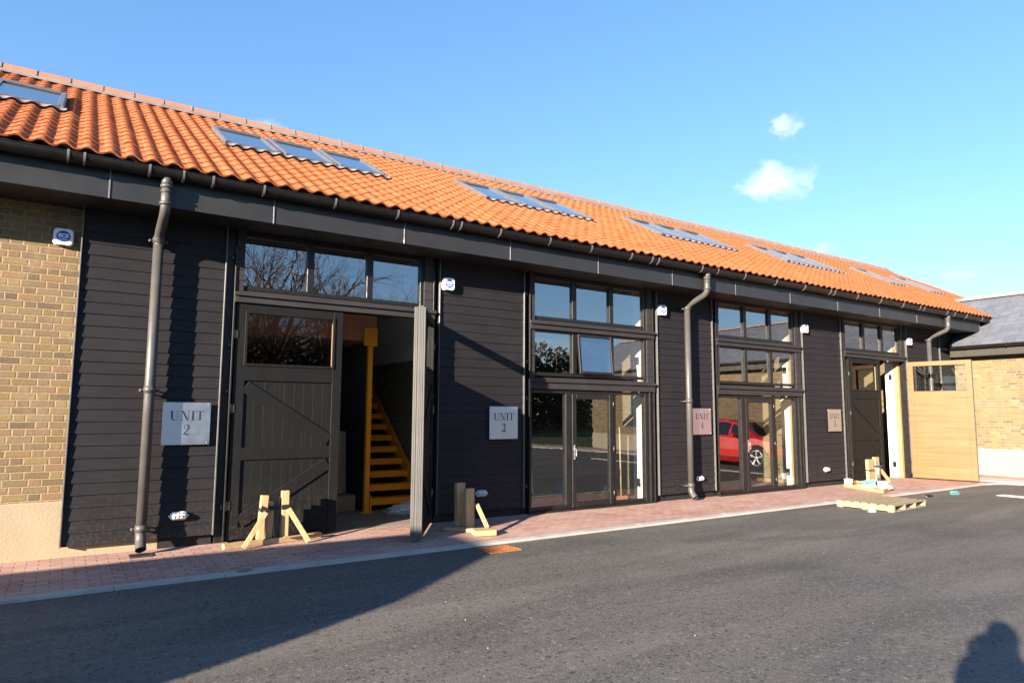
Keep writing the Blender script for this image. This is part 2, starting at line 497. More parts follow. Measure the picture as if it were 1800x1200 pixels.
M['brick'] = brickwork('stock_brick', 0, [(c[0]*0.56, c[1]*0.53, c[2]*0.53) for c in LB], (0.285, 0.208, 0.122))
M['brickw'] = brickwork('stock_brick_wing', 1, [tuple(x*0.52 for x in c) for c in LB], (0.24, 0.19, 0.125), seed=3.0)
M['brickin'] = brickwork('stock_brick_inside', 1, [tuple(x*0.6 for x in c) for c in LB], (0.24, 0.2, 0.14), seed=8.0)
M['plinth'] = plain('cream_render', (0.30, 0.245, 0.165), 0.9, 0, 0.1, 1.6, 0.3, 45, spec=0.2)
M['plinthw'] = plain('pale_render', (0.28, 0.245, 0.19), 0.9, 0, 0.08, 1.6, 0.3, 45, spec=0.2)
M['glass'] = glass('window_glass', 3.4, wav=0.008)
M['doorglass'] = glass('door_glass', 2.4, (0.8, 0.84, 0.84), 0.008)
M['skyglass'] = plain('skylight_glass', (0.03, 0.04, 0.055), 0.06, 0, 0.05, spec=1.0, coat=1.0, rvar=0.01)
M['pave'] = paving('red_block_paving')
M['asphalt'] = asphalt('asphalt')
M['kerb'] = plain('kerb_concrete', (0.37, 0.35, 0.32), 0.85, 0, 0.15, 2.5, 0.25, 70, spec=0.2)
M['concrete'] = plain('apron_concrete', (0.42, 0.39, 0.34), 0.88, 0, 0.1, 1.2, 0.2, 60, spec=0.2)
M['screed'] = plain('concrete_floor', (0.20, 0.175, 0.15), 0.75, 0, 0.2, 1.5, 0.1, 50)
M['earth'] = plain('rough_grass', (0.055, 0.07, 0.028), 0.95, 0, 0.35, 2.0, 0.6, 30, spec=0.1)
M['plaster'] = plain('white_plaster', (0.68, 0.65, 0.6), 0.85, 0, 0.05, 2)
M['jamb'] = wood('jamb_pine', (0.32, 0.18, 0.07), (0.45, 0.29, 0.13), 2, 0.55, 30, 0.15)
M['ply'] = wood('pale_oak_veneer', (0.125, 0.054, 0.0165), (0.215, 0.105, 0.035), 0, 0.4, 20, 0.15, 0.5, False)
M['pine'] = wood('sawn_pine', (0.27, 0.17, 0.075), (0.50, 0.355, 0.185), 2, 0.7, 40, 0.3)
M['pinex'] = wood('sawn_pine_long', (0.25, 0.16, 0.075), (0.46, 0.33, 0.175), 0, 0.7, 40, 0.3)
M['pallet'] = wood('weathered_pallet_wood', (0.19, 0.145, 0.09), (0.33, 0.265, 0.17), 0, 0.8, 38, 0.4)
M['timberdark'] = wood('brown_joist_timber', (0.34, 0.105, 0.045), (0.52, 0.2, 0.09), 2, 0.6, 30, 0.2)
M['orange'] = plain('orange_steel_paint', (0.85, 0.285, 0.006), 0.45, 0, 0.08, 3, spec=0.5)
M['steel'] = brushed_metal('brushed_sign_steel', (0.6, 0.62, 0.66), 0.38)
M['ink'] = plain('sign_ink', (0.012, 0.012, 0.018), 0.5)
M['screw'] = plain('bright_screw', (0.75, 0.75, 0.75), 0.25, 1.0, 0.05)
M['white'] = plain('white_plastic', (0.78, 0.78, 0.79), 0.4, 0, 0.03, spec=0.5)
M['blue'] = plain('blue_badge', (0.02, 0.05, 0.32), 0.4, 0, 0.05)
M['lampglass'] = plain('frosted_lamp_glass', (0.6, 0.6, 0.58), 0.25, 0, 0.08, 20, spec=0.7)
M['tape'] = plain('black_tape', (0.02, 0.02, 0.022), 0.35, 0, 0.3, 20, 0.3, 50)
M['card'] = plain('brown_cardboard', (0.34, 0.19, 0.095), 0.8, 0, 0.12, 5)
M['poly'] = plain('crumpled_polythene', (0.55, 0.53, 0.5), 0.35, 0, 0.15, 9, 0.8, 30)
M['rust'] = plain('rusty_iron', (0.30, 0.105, 0.03), 0.8, 0, 0.4, 14, 0.4, 60)
M['iron'] = plain('dark_iron', (0.06, 0.055, 0.05), 0.6, 0.5, 0.3, 14, 0.3, 60)
M['edge'] = painted_timber('worn_grey_door_edge', (0.075, 0.073, 0.07), 2, 0.6, (0.2, 0.19, 0.18), 0.4, 0.4, 60)
M['barnglass'] = glass('barn_door_glass', 1.65, (0.9, 0.92, 0.9), 0.006)
M['corr'] = plain('black_corrugated_sheet', (0.012, 0.012, 0.014), 0.5, 0, 0.2)
M['chrome'] = plain('bright_handle_metal', (0.7, 0.7, 0.7), 0.2, 1.0, 0.05)
M['slate'] = slate('blue_grey_slate', 1)
M['hinge'] = plain('dull_hinge_metal', (0.11, 0.105, 0.10), 0.4, 0.8, 0.2)

# ---------------------------------------------------------------- ground, road, kerb, paving
def sheet(name, poly, z, t, mat, kind='structure'):
    b = MB(); b.prism(poly, (0,0,z-t), (1,0,0), (0,1,0), (0,0,1), t)
    return tag(b.build(name, mat), kind=kind)
b = MB(); b.face([(-900,-900,-0.08), (900,-900,-0.08), (900,900,-0.08), (-900,900,-0.08)])
tag(b.build('ground', M['earth']), kind='structure')
KP = [(-34, 7.0), (15.9, 7.0), (16.9, 7.05), (17.55, 7.05), (18.0, 6.93), (18.25, 6.7), (18.35, 6.35), (18.36, -16)]
sheet('road', [(-34, -30)] + KP[:-1] + [(18.36, -30)], -0.02, 0.05, M['asphalt'])
def offset_path(P, d):
    out = []
    for i, p in enumerate(P):
        a = Vector(P[max(i-1, 0)]); c = Vector(P[min(i+1, len(P)-1)])
        t = (c-a).normalized(); out.append((p[0]-t.y*d, p[1]+t.x*d))
    return out
KI = offset_path(KP, 0.125)
b = MB()
# kerb stones laid one after another with a hairline joint
acc = []
for i in range(len(KP)-1):
    a, c, e, g = (Vector(q) for q in (KP[i], KP[i+1], KI[i], KI[i+1]))
    n = max(1, int(round((c-a).length/0.915)))
    for k in range(n):
        t0, t1 = k/n+0.003/(c-a).length, (k+1)/n-0.003/(c-a).length
        lift = random.uniform(-0.002, 0.002)
        q = [a.lerp(c, t0), a.lerp(c, t1), e.lerp(g, t1), e.lerp(g, t0)]
        b.prism([tuple(x) for x in q], (0,0,-0.16), (1,0,0), (0,1,0), (0,0,1), 0.166+lift)
tag(b.build('kerb', M['kerb']), kind='structure')
pv = [(-34, 8.79)] + KI[:6] + [(18.5, 8.79)]
sheet('pavement', pv, 0.0, 0.12, M['pave'])
sheet('paved_strip', [(19.42, -16), (20.3, -16), (20.3, 8.79), (19.42, 8.79)], 0.006, 0.12, M['pave'])
sheet('concrete_apron', [(18.49, -16), (19.41, -16), (19.41, 8.79), (18.505, 8.79)], 0.01, 0.12, M['concrete'])
mk = plain('white_road_paint', (0.66, 0.65, 0.6), 0.7, 0, 0.15, 8, 0.2, 80)
for i, x in enumerate((15.45,)):
    sheet('road_marking', [(x, -1.0), (x+0.3, -1.0), (x+0.3, 6.02), (x, 6.02)], -0.015, 0.004, mk)

# ---------------------------------------------------------------- the barn
BO = (9.0, 8.7, 0.0)
barn = empty('barn', BO)
tag(barn, 'long low black timber clad barn with orange pantile roof, split into units', 'building')
def P(mb, name, mat, parent=barn): return mb.build(name, mat, parent, BO if parent is barn else BO)
MOD = 4.397
CS = [0.06+MOD*i for i in range(5)]        # left edges of the five clad piers
CW = [1.50, 1.50, 1.50, 1.49, 1.75]
SOF = 3.775
TAN = math.tan(R(28.5))
def roofz(y): return 4.20+TAN*(y-7.98)
RIDGE_Y = 12.74

# brick walls left of unit 2, and the wall behind the piers
b = MB(); b.box(-9.0, 0.07, 8.77, 9.0, 0.58, 3.9)
P(b, 'brick_wall', M['brick'])
b = MB(); b.box(-9.0, 1.0, 8.735, 9.0, -0.05, 0.585, 0.01)
P(b, 'plinth', M['plinth'])
b = MB()
for i, x in enumerate(CS):
    x0 = x if i else 1.0
    b.box(x0+0.005, x+CW[i]-0.01, 8.72, 9.05, -0.05, 0.5)
    b.box(x+0.005, x+CW[i]-0.01, 8.70, 9.04, 0.49, 4.0)
b.box(1.4, 19.5, 8.78, 9.0, SOF+0.02, 4.3)
b.box(19.3, 25.1, 8.75, 9.0, -0.05, 4.2)
P(b, 'pier_wall', M['void'])
# weatherboards: every board leans out at its foot and laps the one below
for i, x in enumerate(CS):
    b = MB()
    x0, x1 = x+0.014, x+CW[i]-0.016
    z = 0.118
    ex = (SOF-z)/28
    k = 0
    while z < SOF-0.02:
        j = random.uniform(-0.0015, 0.0015); j2 = random.uniform(-0.0015, 0.0015)
        yb, yt = 8.6565+j, 8.668
        th = 0.018
        za, zb = z+random.uniform(-0.0015, 0.0015), min(z+ex+0.012, SOF)
        A = [(x0, yb, za), (x1, yb+j2, za+j2*0.5), (x1, yt, zb), (x0, yt, zb)]
        B = [(p[0], p[1]+th, p[2]) for p in A]
        e = 0.003
        A2 = [(x0, yb+e*0.2, za+e), (x1, yb+j2+e*0.2, za+j2*0.5+e), A[2], A[3]]
        b.face(A2); b.face([(x0, yb+e, za), (x1, yb+j2+e, za+j2*0.5), A2[1], A2[0]])
        b.face([B[0], B[1], (x1, yb+j2+e, za+j2*0.5), (x0, yb+e, za)])
        b.face([A2[0], A2[3], B[3], B[0], (x0, yb+e, za)]); b.face([A2[1], (x1, yb+j2+e, za+j2*0.5), B[1], B[2], A2[2]])
        for xn in (x0+0.06, x0+0.5, x0+0.98, x1-0.06):      # nail heads
            yy = yb-0.0012; zz = za+0.028
            b.face([(xn-0.004, yy, zz-0.004), (xn+0.004, yy, zz-0.004), (xn+0.004, yy, zz+0.004), (xn-0.004, yy, zz+0.004)], 1)
        if k % 5 == (i*2) % 5:                              # a butt joint here and there
            xj = x0+0.35+0.13*((k*7+i*3) % 6)
            b.face([(xj-0.0012, yb-0.0008, za+0.003), (xj+0.0012, yb-0.0008, za+0.003), (xj+0.0012, yt-0.0006, zb-0.014), (xj-0.0012, yt-0.0006, zb-0.014)], 2)
        z += ex; k += 1
    P(b, 'cladding', [M['clad'], M['hinge'], M['void']])
    t = MB()
    t.box(x, x+0.013, 8.632, 8.70, 0.115, SOF, 0.002)
    t.box(x+CW[i]-0.015, x+CW[i], 8.628, 8.70, 0.115, SOF, 0.002)
    P(t, 'corner_trim', M['trim'])

# soffit, fascia panels, seams
b = MB(); b.box(-9, 21.3, 8.135, 8.77, SOF, SOF+0.018)
P(b, 'soffit', M['soffit'])
b = MB(); P_S = []
joints = [-9.86+1.6885*k for k in range(19)]
for a, c in zip(joints[:-1], joints[1:]):
    d = random.uniform(-0.002, 0.002)
    b.box(a+0.003, c-0.003, 8.118+d, 8.134, SOF-0.006, 4.26, 0.002)
    s = MB()
    s.box(c-0.007, c+0.007, 8.109, 8.1155, SOF-0.008, 4.2, 0.001)
    P_S.append(s)
    s = MB(); s.box(a+0.3+random.random()*0.6, a+0.75+random.random()*0.5, 8.1135, 8.1165, SOF-0.0055, SOF-0.002)
fa_ = P(b, 'fascia', M['fascia'])
for s in P_S: s.build('fascia_seam', M['seam'], fa_, BO)

# gutter: half round, with brackets and a wavering lip
GY, GZ, GR = 8.022, 4.135, 0.088
b = MB()
xs = [-9+0.6*i for i in range(50)] + [20.75]
prof = [(math.cos(math.pi*(1+k/14)), math.sin(math.pi*(1+k/14))) for k in range(15)]
for ri, sgn in ((GR, 1), (GR-0.004, -1)):
    for i in range(len(xs)-1):
        for k in range(14):
            q = []
            for (xx, kk) in ((xs[i], k), (xs[i], k+1), (xs[i+1], k+1), (xs[i+1], k)):
                sag = 0.004*math.sin(xx*1.7)+0.003*math.sin(xx*0.53+1)
                q.append((xx, GY+prof[kk][0]*ri, GZ+sag+prof[kk][1]*ri))
            b.face(q if sgn > 0 else q[::-1], 0, True)
b.tube([(x, GY-GR, GZ+0.004*math.sin(x*1.7)+0.003*math.sin(x*0.53+1)) for x in xs], 0.0065, 6)
b.prism([(0, 0)] + [(p[0]*GR, p[1]*GR) for p in prof], (20.745, GY, GZ), (0,1,0), (0,0,1), (1,0,0), 0.008)
for x in [0.9+1.4655*3*k for k in range(5)]:          # joints of the gutter lengths
    for kk in range(14):
        q = [(x-0.03, GY+prof[kk][0]*(GR+.005), GZ+prof[kk][1]*(GR+.005)), (x-0.03, GY+prof[kk+1][0]*(GR+.005), GZ+prof[kk+1][1]*(GR+.005)),
             (x+0.03, GY+prof[kk+1][0]*(GR+.005), GZ+prof[kk+1][1]*(GR+.005)), (x+0.03, GY+prof[kk][0]*(GR+.005), GZ+prof[kk][1]*(GR+.005))]
        b.face(q, 0, True)
gut = P(b, 'gutter', M['gutter'])
BX = [-4.6, -3.8, -2.9, -2.0, -1.1, -0.11, 0.03, 0.62, 0.95, 1.25, 1.8, 2.65, 3.48, 4.29, 4.42, 5.06, 5.94, 6.75, 7.6, 8.07, 8.22, 9.3, 9.72, 10.48, 11.43, 12.36, 13.26, 13.42, 14.29, 15.24, 16.22, 17.0, 17.2, 18.35, 18.75, 19.4, 20.3]
br = MB()
for k in range(8, 16):
    a0, a1 = math.pi*(1-0.06+1.06*(k-8)/8*0.62), math.pi*(1-0.06+1.06*(k-7)/8*0.62)
    r0, r1 = GR+0.003, GR+0.008
    q = lambda a, r, x: (x, math.cos(a)*r, math.sin(a)*r)
    for (ra, rb_) in ((r1, r1),):
        br.face([q(a0, r1, -0.011), q(a1, r1, -0.011), q(a1, r1, 0.011), q(a0, r1, 0.011)], 0, True)
    for x in (-0.011, 0.011):
        f = [q(a0, r0-0.004, x), q(a1, r0-0.004, x), q(a1, r1, x), q(a0, r1, x)]
        br.face(f if x < 0 else f[::-1])
b0 = br.build('gutter_bracket', M['bracket'], gut)
for i, x in enumerate(BX):
    o = b0 if i == 0 else b0.copy()
    if i: COL.objects.link(o)
    o.location = (x-BO[0], GY-BO[1], GZ-BO[2])

# downpipes: outlet, swan neck back under the soffit, straight run, angled shoe
def arc_pts(pts, r, n=7):
    P3 = [Vector(p) for p in pts]; out = [P3[0]]
    for i in range(1, len(P3)-1):
        a, c, d = P3[i-1], P3[i], P3[i+1]
        u, v = (a-c).normalized(), (d-c).normalized()
        p, q = c+u*r, c+v*r
        for k in range(n+1):
            t = k/n; out.append((p*(1-t)*(1-t)+c*2*t*(1-t)+q*t*t))
    out.append(P3[-1]); return out
for x in (0.80, 9.53, 18.57):
    b = MB()
    r = 0.052
    b.tube([(x, GY+0.005, GZ-0.06), (x, GY+0.01, 4.03), (x, 8.042, 3.98)], [0.045, 0.056, 0.056], 16)
    b.tube(arc_pts([(x, 8.045, 4.0), (x, 8.045, 3.70), (x, 8.515, 3.53), (x, 8.525, 3.40)], 0.11, 9), r, 18)
    b.tube([(x, 8.525, 3.46), (x, 8.525, 0.26)], r+0.002, 18)
    b.tube(arc_pts([(x, 8.525, 0.30), (x, 8.525, 0.15), (x, 8.43, 0.055)], 0.06, 6), r+0.003, 18, caps=False)
    for za, zb, y in ((3.99, 3.955, 8.045), (3.80, 3.765, 8.045), (3.92, 3.905, 8.045)):
        b.tube([(x, y, za), (x, y, zb)], r+0.011, 18)
    for zc in (3.47, 1.77, 0.26):
        b.tube([(x, 8.525, zc+0.05), (x, 8.525, zc-0.03)], r+0.009, 18)
        b.tube([(x, 8.525, zc+0.012), (x, 8.525, zc-0.002)], r+0.017, 18)
    dp = P(b, 'downpipe', M['pipe'])
    for zc in (3.47, 1.77, 0.26):
        k = MB()
        k.box(x-0.1, x+0.1, 8.55, 8.562, zc-0.012, zc+0.018, 0.003)
        for sx in (-0.085, 0.085):
            k.tube([(x+sx, 8.535, zc), (x+sx, 8.66, zc)], 0.009, 8)
            k.ellipsoid((x+sx, 8.537, zc), 0.016, 0.012, 0.016, 8, 6)
        k.build('pipe_bracket', M['pipe'], dp, BO)
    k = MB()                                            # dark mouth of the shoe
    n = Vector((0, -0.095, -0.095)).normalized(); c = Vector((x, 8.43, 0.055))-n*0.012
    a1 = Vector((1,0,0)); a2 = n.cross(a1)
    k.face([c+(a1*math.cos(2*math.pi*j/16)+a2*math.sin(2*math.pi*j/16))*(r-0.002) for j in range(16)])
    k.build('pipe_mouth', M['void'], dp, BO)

# pantile roof: every tile modelled, S-shaped across, each course lapping the next
TW, GA = 0.2, 0.27
DY, DZ = GA*math.cos(R(28.5)), GA*math.sin(R(28.5))
NRM = Vector((0, -math.sin(R(28.5)), math.cos(R(28.5))))
SLP = Vector((0, math.cos(R(28.5)), math.sin(R(28.5))))
def tprof(u):            # height across one tile, u in 0..1: broad roll, then a trough
    if u < 0.6: return 0.029*math.sin(math.pi*u/0.6)**0.9 if 0 < u < 0.6 else 0.0
    return -0.009*math.sin(math.pi*(u-0.6)/0.4)
US = [0, 0.06, 0.14, 0.22, 0.3, 0.38, 0.46, 0.54, 0.6, 0.7, 0.8, 0.9, 1.0]
b = MB()
NC = int((RIDGE_Y-7.98)/DY)
X0R, NX = -9.2, 172
for c in range(NC+1):
    s0 = c*GA
    for k in range(NX):
        dj = random.uniform(-0.004, 0.004); tl = random.uniform(-0.003, 0.003); sj = random.uniform(-0.008, 0.008)
        n0 = len(b.v)
        for (ss, hh) in ((s0+sj, 0.025+dj), (s0+GA+0.012, 0.012+dj*0.3)):
            ss = min(ss, (RIDGE_Y-7.98)/math.cos(R(28.5)))
            for u in US:
                base = Vector((X0R+(k+u)*TW, 7.98, 4.20-0.02)) + SLP*ss + NRM*(hh+tprof(u)+tl*(u-0.5))
                b.v.append(tuple(base))
        for u in US:       # underside of the nose of the tile
            base = Vector((X0R+(k+u)*TW, 7.98, 4.20-0.02)) + SLP*(s0+sj+0.003) + NRM*(0.025+dj-0.018+tprof(u)+tl*(u-0.5))
            b.v.append(tuple(base))
        m = len(US)
        for i in range(m-1):
            b.f.append([n0+i, n0+i+1, n0+m+i+1, n0+m+i]); b.m.append(0); b.s.append(True)
            b.f.append([n0+2*m+i, n0+2*m+i+1, n0+i+1, n0+i]); b.m.append(0); b.s.append(False)
P(b, 'roof', M['tile'])
b = MB()      # roof body under the tiles, the back slope and the gable
zr = roofz(RIDGE_Y)-0.035
for (ya, yb) in ((8.0, RIDGE_Y), (18.0, RIDGE_Y)):
    za = roofz(8.0)-0.045
    q = [(-9.2, ya, za), (25.2, ya, za), (25.2, yb, zr), (-9.2, yb, zr)]
    b.face(q if ya < yb else q[::-1])
    b.face([(p[0], p[1], p[2]-0.1) for p in (q[::-1] if ya < yb else q)])
for x in (-9.15, 25.15):
    b.face([(x, 8.2, 4.1), (x, 17.8, 4.1), (x, RIDGE_Y, zr-0.05)])
P(b, 'roof_deck', M['soffit'])
b = MB()
for i in range(77):
    x = -9.2+0.449*i
    if x > 24.8: break
    j = random.uniform(-0.004, 0.004)
    pr = [(-0.135, -0.075), (-0.09, 0.0), (-0.045, 0.045), (0, 0.06), (0.045, 0.045), (0.09, 0.0), (0.135, -0.075)]
    o = Vector((x, RIDGE_Y, roofz(RIDGE_Y)+0.075+j))
    for a in range(6):
        q = [o+Vector((0.004, pr[a][0], pr[a][1])), o+Vector((0.004, pr[a+1][0], pr[a+1][1])), o+Vector((0.445, pr[a+1][0], pr[a+1][1])), o+Vector((0.445, pr[a][0], pr[a][1]))]
        b.face(q[::-1], 0, True)
    b.face([o+Vector((0.445, p[0], p[1])) for p in pr]); b.face([o+Vector((0.004, p[0], p[1])) for p in pr[::-1]])
rg = P(b, 'ridge', M['ridge'])
b = MB()
b.box(-9.2, 25.1, RIDGE_Y-0.15, RIDGE_Y+0.15, roofz(RIDGE_Y)-0.05, roofz(RIDGE_Y)-0.005)
for i in range(77):
    x = -9.2+0.449*i
    if x > 24.8: break
    for pa, pb in zip(pr[:3], pr[1:4]):
        b.bar((x, RIDGE_Y+pa[0]*1.03, roofz(RIDGE_Y)+0.082+pa[1]), (x, RIDGE_Y+pb[0]*1.03, roofz(RIDGE_Y)+0.082+pb[1]), 0.013, 0.008, (0,0,1))
b.build('ridge_vent', M['lead'], rg, BO)

# skylights in threes
def skylight(x0, w):
    y0, y1 = 10.05, 11.25
    o = Vector((x0, y0, roofz(y0)+0.03)); L = (y1-y0)/math.cos(R(28.5)); ex = Vector((1,0,0))
    def bx(mb, u0, u1, s0, s1, h0, h1, bv=0.004):
        mb.obox(o+ex*(u0+u1)/2+SLP*(s0+s1)/2+NRM*(h0+h1)/2, ex*(u1-u0)/2, SLP*(s1-s0)/2, NRM*(h1-h0)/2, bv)
    f = MB()
    bx(f, 0, 0.06, 0, L, -0.03, 0.058); bx(f, w-0.06, w, 0, L, -0.03, 0.058)
    bx(f, 0.062, w-0.062, L-0.1, L, -0.03, 0.066); bx(f, 0.062, w-0.062, 0.0, 0.05, -0.03, 0.045)
    bx(f, -0.012, 0.02, -0.01, L+0.03, -0.03, 0.05); bx(f, w-0.02, w+0.012, -0.01, L+0.03, -0.03, 0.05)
    fr = P(f, 'skylight', M['skyframe'])
    g = MB(); bx(g, 0.062, w-0.062, 0.052, L-0.102, 0.015, 0.034, 0)
    g.build('pane', M['skyglass'], fr, BO)
    g = MB(); bx(g, 0.07, w-0.07, L-0.135, L-0.106, 0.036, 0.056, 0.003)
    g.build('vent_flap', M['seam'], fr, BO)
    g = MB()               # lead apron dressed over the tiles below
    n = int((w+0.1)/0.02)
    for i in range(n):
        ua, ub = -0.05+i*0.02, -0.05+(i+1)*0.02
        q = []
        for (u, s_, hh) in ((ua, -0.10, 1), (ub, -0.10, 1), (ub, 0.02, 0.15), (ua, 0.02, 0.15)):
            tu = ((x0+u-X0R)/TW) % 1.0
            q.append(o+ex*u+SLP*s_+NRM*(tprof(tu)*hh+0.012+0.02*(1-hh)))
        g.face(q, 0, True)
    g.build('apron_flashing', M['lead'], fr, BO)
for gx, cnt in ((-2.69, 3), (1.71, 3), (6.08, 3), (10.48, 3), (14.92, 3), (19.85, 1), (22.2, 1)):
    for k in range(cnt): skylight(gx+0.845*k, 0.77)

# ---------------------------------------------------------------- openings
YF = 8.68
def frame_rect(mb, x0, x1, z0, z1, w, ya, yb, b=0.004, mi=0):
    mb.box(x0, x0+w, ya, yb, z0, z1, b, mi); mb.box(x1-w, x1, ya, yb, z0, z1, b, mi)
    mb.box(x0+w, x1-w, ya+0.001, yb-0.001, z0, z0+w, b, mi); mb.box(x0+w, x1-w, ya+0.001, yb-0.001, z1-w, z1, b, mi)
def window_row(o, z0, z1, xr, mulls, label=None, open_mid=False, topw=0.06):
    """one ribbon of three lights; xr and mulls are offsets from the opening's left side"""
    x0, x1 = o+xr[0], o+xr[1]
    f = MB()
    ya, yb = YF, YF+0.075
    f.box(x0, x0+0.055, ya, yb, z0, z1, 0.004); f.box(x1-0.055, x1, ya, yb, z0, z1, 0.004)
    f.box(x0+0.055, x1-0.055, ya+0.002, yb, z0, z0+0.055, 0.004); f.box(x0+0.055, x1-0.055, ya+0.002, yb, z1-topw, z1, 0.004)
    for m in mulls: f.box(o+m-0.045, o+m+0.045, ya+0.003, yb-0.003, z0+0.056, z1-topw-0.001, 0.004)
    w = P(f, 'window', M['frame'])
    e = [x0+0.055]+[v for m in mulls for v in (o+m-0.045, o+m+0.045)]+[x1-0.055]
    for k in range(3):
        a, c = e[2*k], e[2*k+1]
        g = MB()
        if open_mid and k == 1:
            # top-hung sash pushed out at its foot
            th = R(5.5); hz = z1-topw
            dn = Vector((0, -math.sin(th), -math.cos(th))); nn = Vector((0, -math.cos(th), math.sin(th))); H = hz-z0-0.05
            hp = Vector((0, YF-0.004, hz))
            def sb(mb, xa, xb, da, db, na, nb):
                mb.obox(hp+Vector(((xa+xb)/2, 0, 0))+dn*(da+db)/2+nn*(na+nb)/2, ((xb-xa)/2, 0, 0), dn*(db-da)/2, nn*(nb-na)/2, 0.003)
            s = MB()
            sb(s, a-0.01, a+0.035, 0, H, 0, 0.04); sb(s, c-0.035, c+0.01, 0, H, 0, 0.04)
            sb(s, a+0.035, c-0.035, 0, 0.04, 0.001, 0.039); sb(s, a+0.035, c-0.035, H-0.04, H, 0.001, 0.039)
            so = s.build('open_sash', M['frame'], w, BO)
            xa, xb = a+0.036, c-0.036
            q = [hp+Vector((x, 0, 0))+dn*d+nn*0.02 for x, d in ((xa, H-0.041), (xb, H-0.041), (xb, 0.041), (xa, 0.041))]
            g.face(q)
        else:
            g.face([(a, YF+0.045, z0+0.055), (c, YF+0.045, z0+0.055), (c, YF+0.045, z1-topw), (a, YF+0.045, z1-topw)])
        g.build('pane', M['glass'], w, BO)
    return w
def cover_board(o, z0, z1, sill=True, yo=8.605):
    b = MB()
    b.box(o+0.115, o+2.83, yo+0.03, 8.75, z0, z1-0.035, 0.004)
    if sill:
        b.face([(o+0.105, yo, z1-0.045), (o+2.84, yo, z1-0.045), (o+2.84, YF+0.01, z1), (o+0.105, YF+0.01, z1)])
        b.face([(o+0.105, yo, z1-0.045), (o+0.105, yo, z1-0.075), (o+2.84, yo, z1-0.075), (o+2.84, yo, z1-0.045)])
        b.face([(o+0.105, yo, z1-0.075), (o+0.105, YF, z1-0.075), (o+2.84, YF, z1-0.075), (o+2.84, yo, z1-0.075)])
        b.face([(o+0.105, yo, z1-0.045), (o+0.105, YF+0.01, z1), (o+0.105, YF, z1-0.075), (o+0.105, yo, z1-0.075)])
        b.face([(o+2.84, yo, z1-0.045), (o+2.84, yo, z1-0.075), (o+2.84, YF, z1-0.075), (o+2.84, YF+0.01, z1)])
    P(b, 'cover_board', M['board'])
def side_boards(o, z0):
    for xa, xb in ((o+0.115, o+0.21), (o+2.66, o+2.80)):
        b = MB(); z = z0
        while z < SOF-0.01:
            zt = min(z+0.131, SOF-0.002)
            b.box(xa, xb, 8.655+random.uniform(0, .004), 8.74, z+0.002, zt-0.001, 0.003); z += 0.131
        P(b, 'side_board', M['board'])
    p = MB(); p.box(o+0.02, o+0.115, 8.73, 8.79, 0.0, SOF, 0.003); p.box(o+0.1, o+0.118, 8.64, 8.74, 0.02, SOF-0.2, 0.002); P(p, 'door_post', M['frame'])
    p = MB(); p.box(o+2.805, o+2.885, 8.73, 8.79, 0.0, SOF, 0.003); p.box(o+2.80, o+2.815, 8.64, 8.74, 0.02, SOF-0.2, 0.002); P(p, 'door_post', M['frame'])
    for z in (0.42, 1.78, 2.35, 3.43):
        for x in (o+0.085, o+2.84):
            h = MB(); h.tube([(x-0.025, 8.70, z), (x+0.045, 8.70, z)], 0.011, 8); h.tube([(x, 8.70, z-0.035), (x, 8.70, z+0.03)], 0.013, 8)
            h.box(x-0.02, x+0.02, 8.70, 8.735, z-0.03, z+0.03, 0.003)
            P(h, 'hinge_pin', M['hinge'])

def glazed_doors(o):
    z1 = 1.915
    f = MB()
    f.box(o+0.115, o+0.17, YF, YF+0.09, 0.0, z1, 0.004); f.box(o+2.61, o+2.69, YF, YF+0.09, 0.0, z1, 0.004)
    f.box(o+0.17, o+2.61, YF+0.002, YF+0.09, z1-0.05, z1, 0.004)
    f.box(o+0.1, o+2.8, YF-0.06, YF+0.09, -0.005, 0.032, 0.006)
    f.box(o+0.17, o+2.61, YF+0.004, YF+0.085, 0.032, 0.085, 0.004)
    f.box(o+0.845, o+0.965, YF+0.003, YF+0.088, 0.085, z1-0.05, 0.004); f.box(o+1.86, o+1.93, YF+0.003, YF+0.088, 0.085, z1-0.05, 0.004)
    f.box(o+2.695, o+2.735, YF-0.03, YF+0.09, 0.0, z1, 0.004); f.box(o+2.74, o+2.795, YF-0.01, YF+0.09, 0.0, z1, 0.004)
    w = P(f, 'glazed_screen', M['frame'])
    for a, c in ((o+0.17, o+0.845), (o+1.93, o+2.61)):
        g = MB(); g.face([(a, YF+0.05, 0.085), (c, YF+0.05, 0.085), (c, YF+0.05, z1-0.05), (a, YF+0.05, z1-0.05)])
        g.build('pane', M['doorglass'], w, BO)
    d = MB(); frame_rect(d, o+0.969, o+1.856, 0.037, z1-0.053, 0.085, YF-0.012, YF+0.055)
    dd = P(d, 'door', M['frame'])
    g = MB(); g.face([(o+1.05, YF+0.02, 0.12), (o+1.775, YF+0.02, 0.12), (o+1.775, YF+0.02, z1-0.135), (o+1.05, YF+0.02, z1-0.135)])
    g.build('pane', M['doorglass'], dd, BO)
    h = MB()
    h.box(o+0.995, o+1.03, YF-0.022, YF-0.011, 0.80, 1.04, 0.004)
    h.tube([(o+1.012, YF-0.02, 0.965), (o+1.012, YF-0.055, 0.965)], 0.009, 8); h.box(o+1.002, o+1.024, YF-0.066, YF-0.048, 0.85, 0.978, 0.006)
    h.build('handle', M['chrome'], dd, BO)
    for z in (0.22, 0.95, 1.7):
        h = MB(); h.tube([(o+1.857, YF-0.016, z-0.05), (o+1.857, YF-0.016, z+0.05)], 0.011, 8); h.build('hinge', M['hinge'], dd, BO)

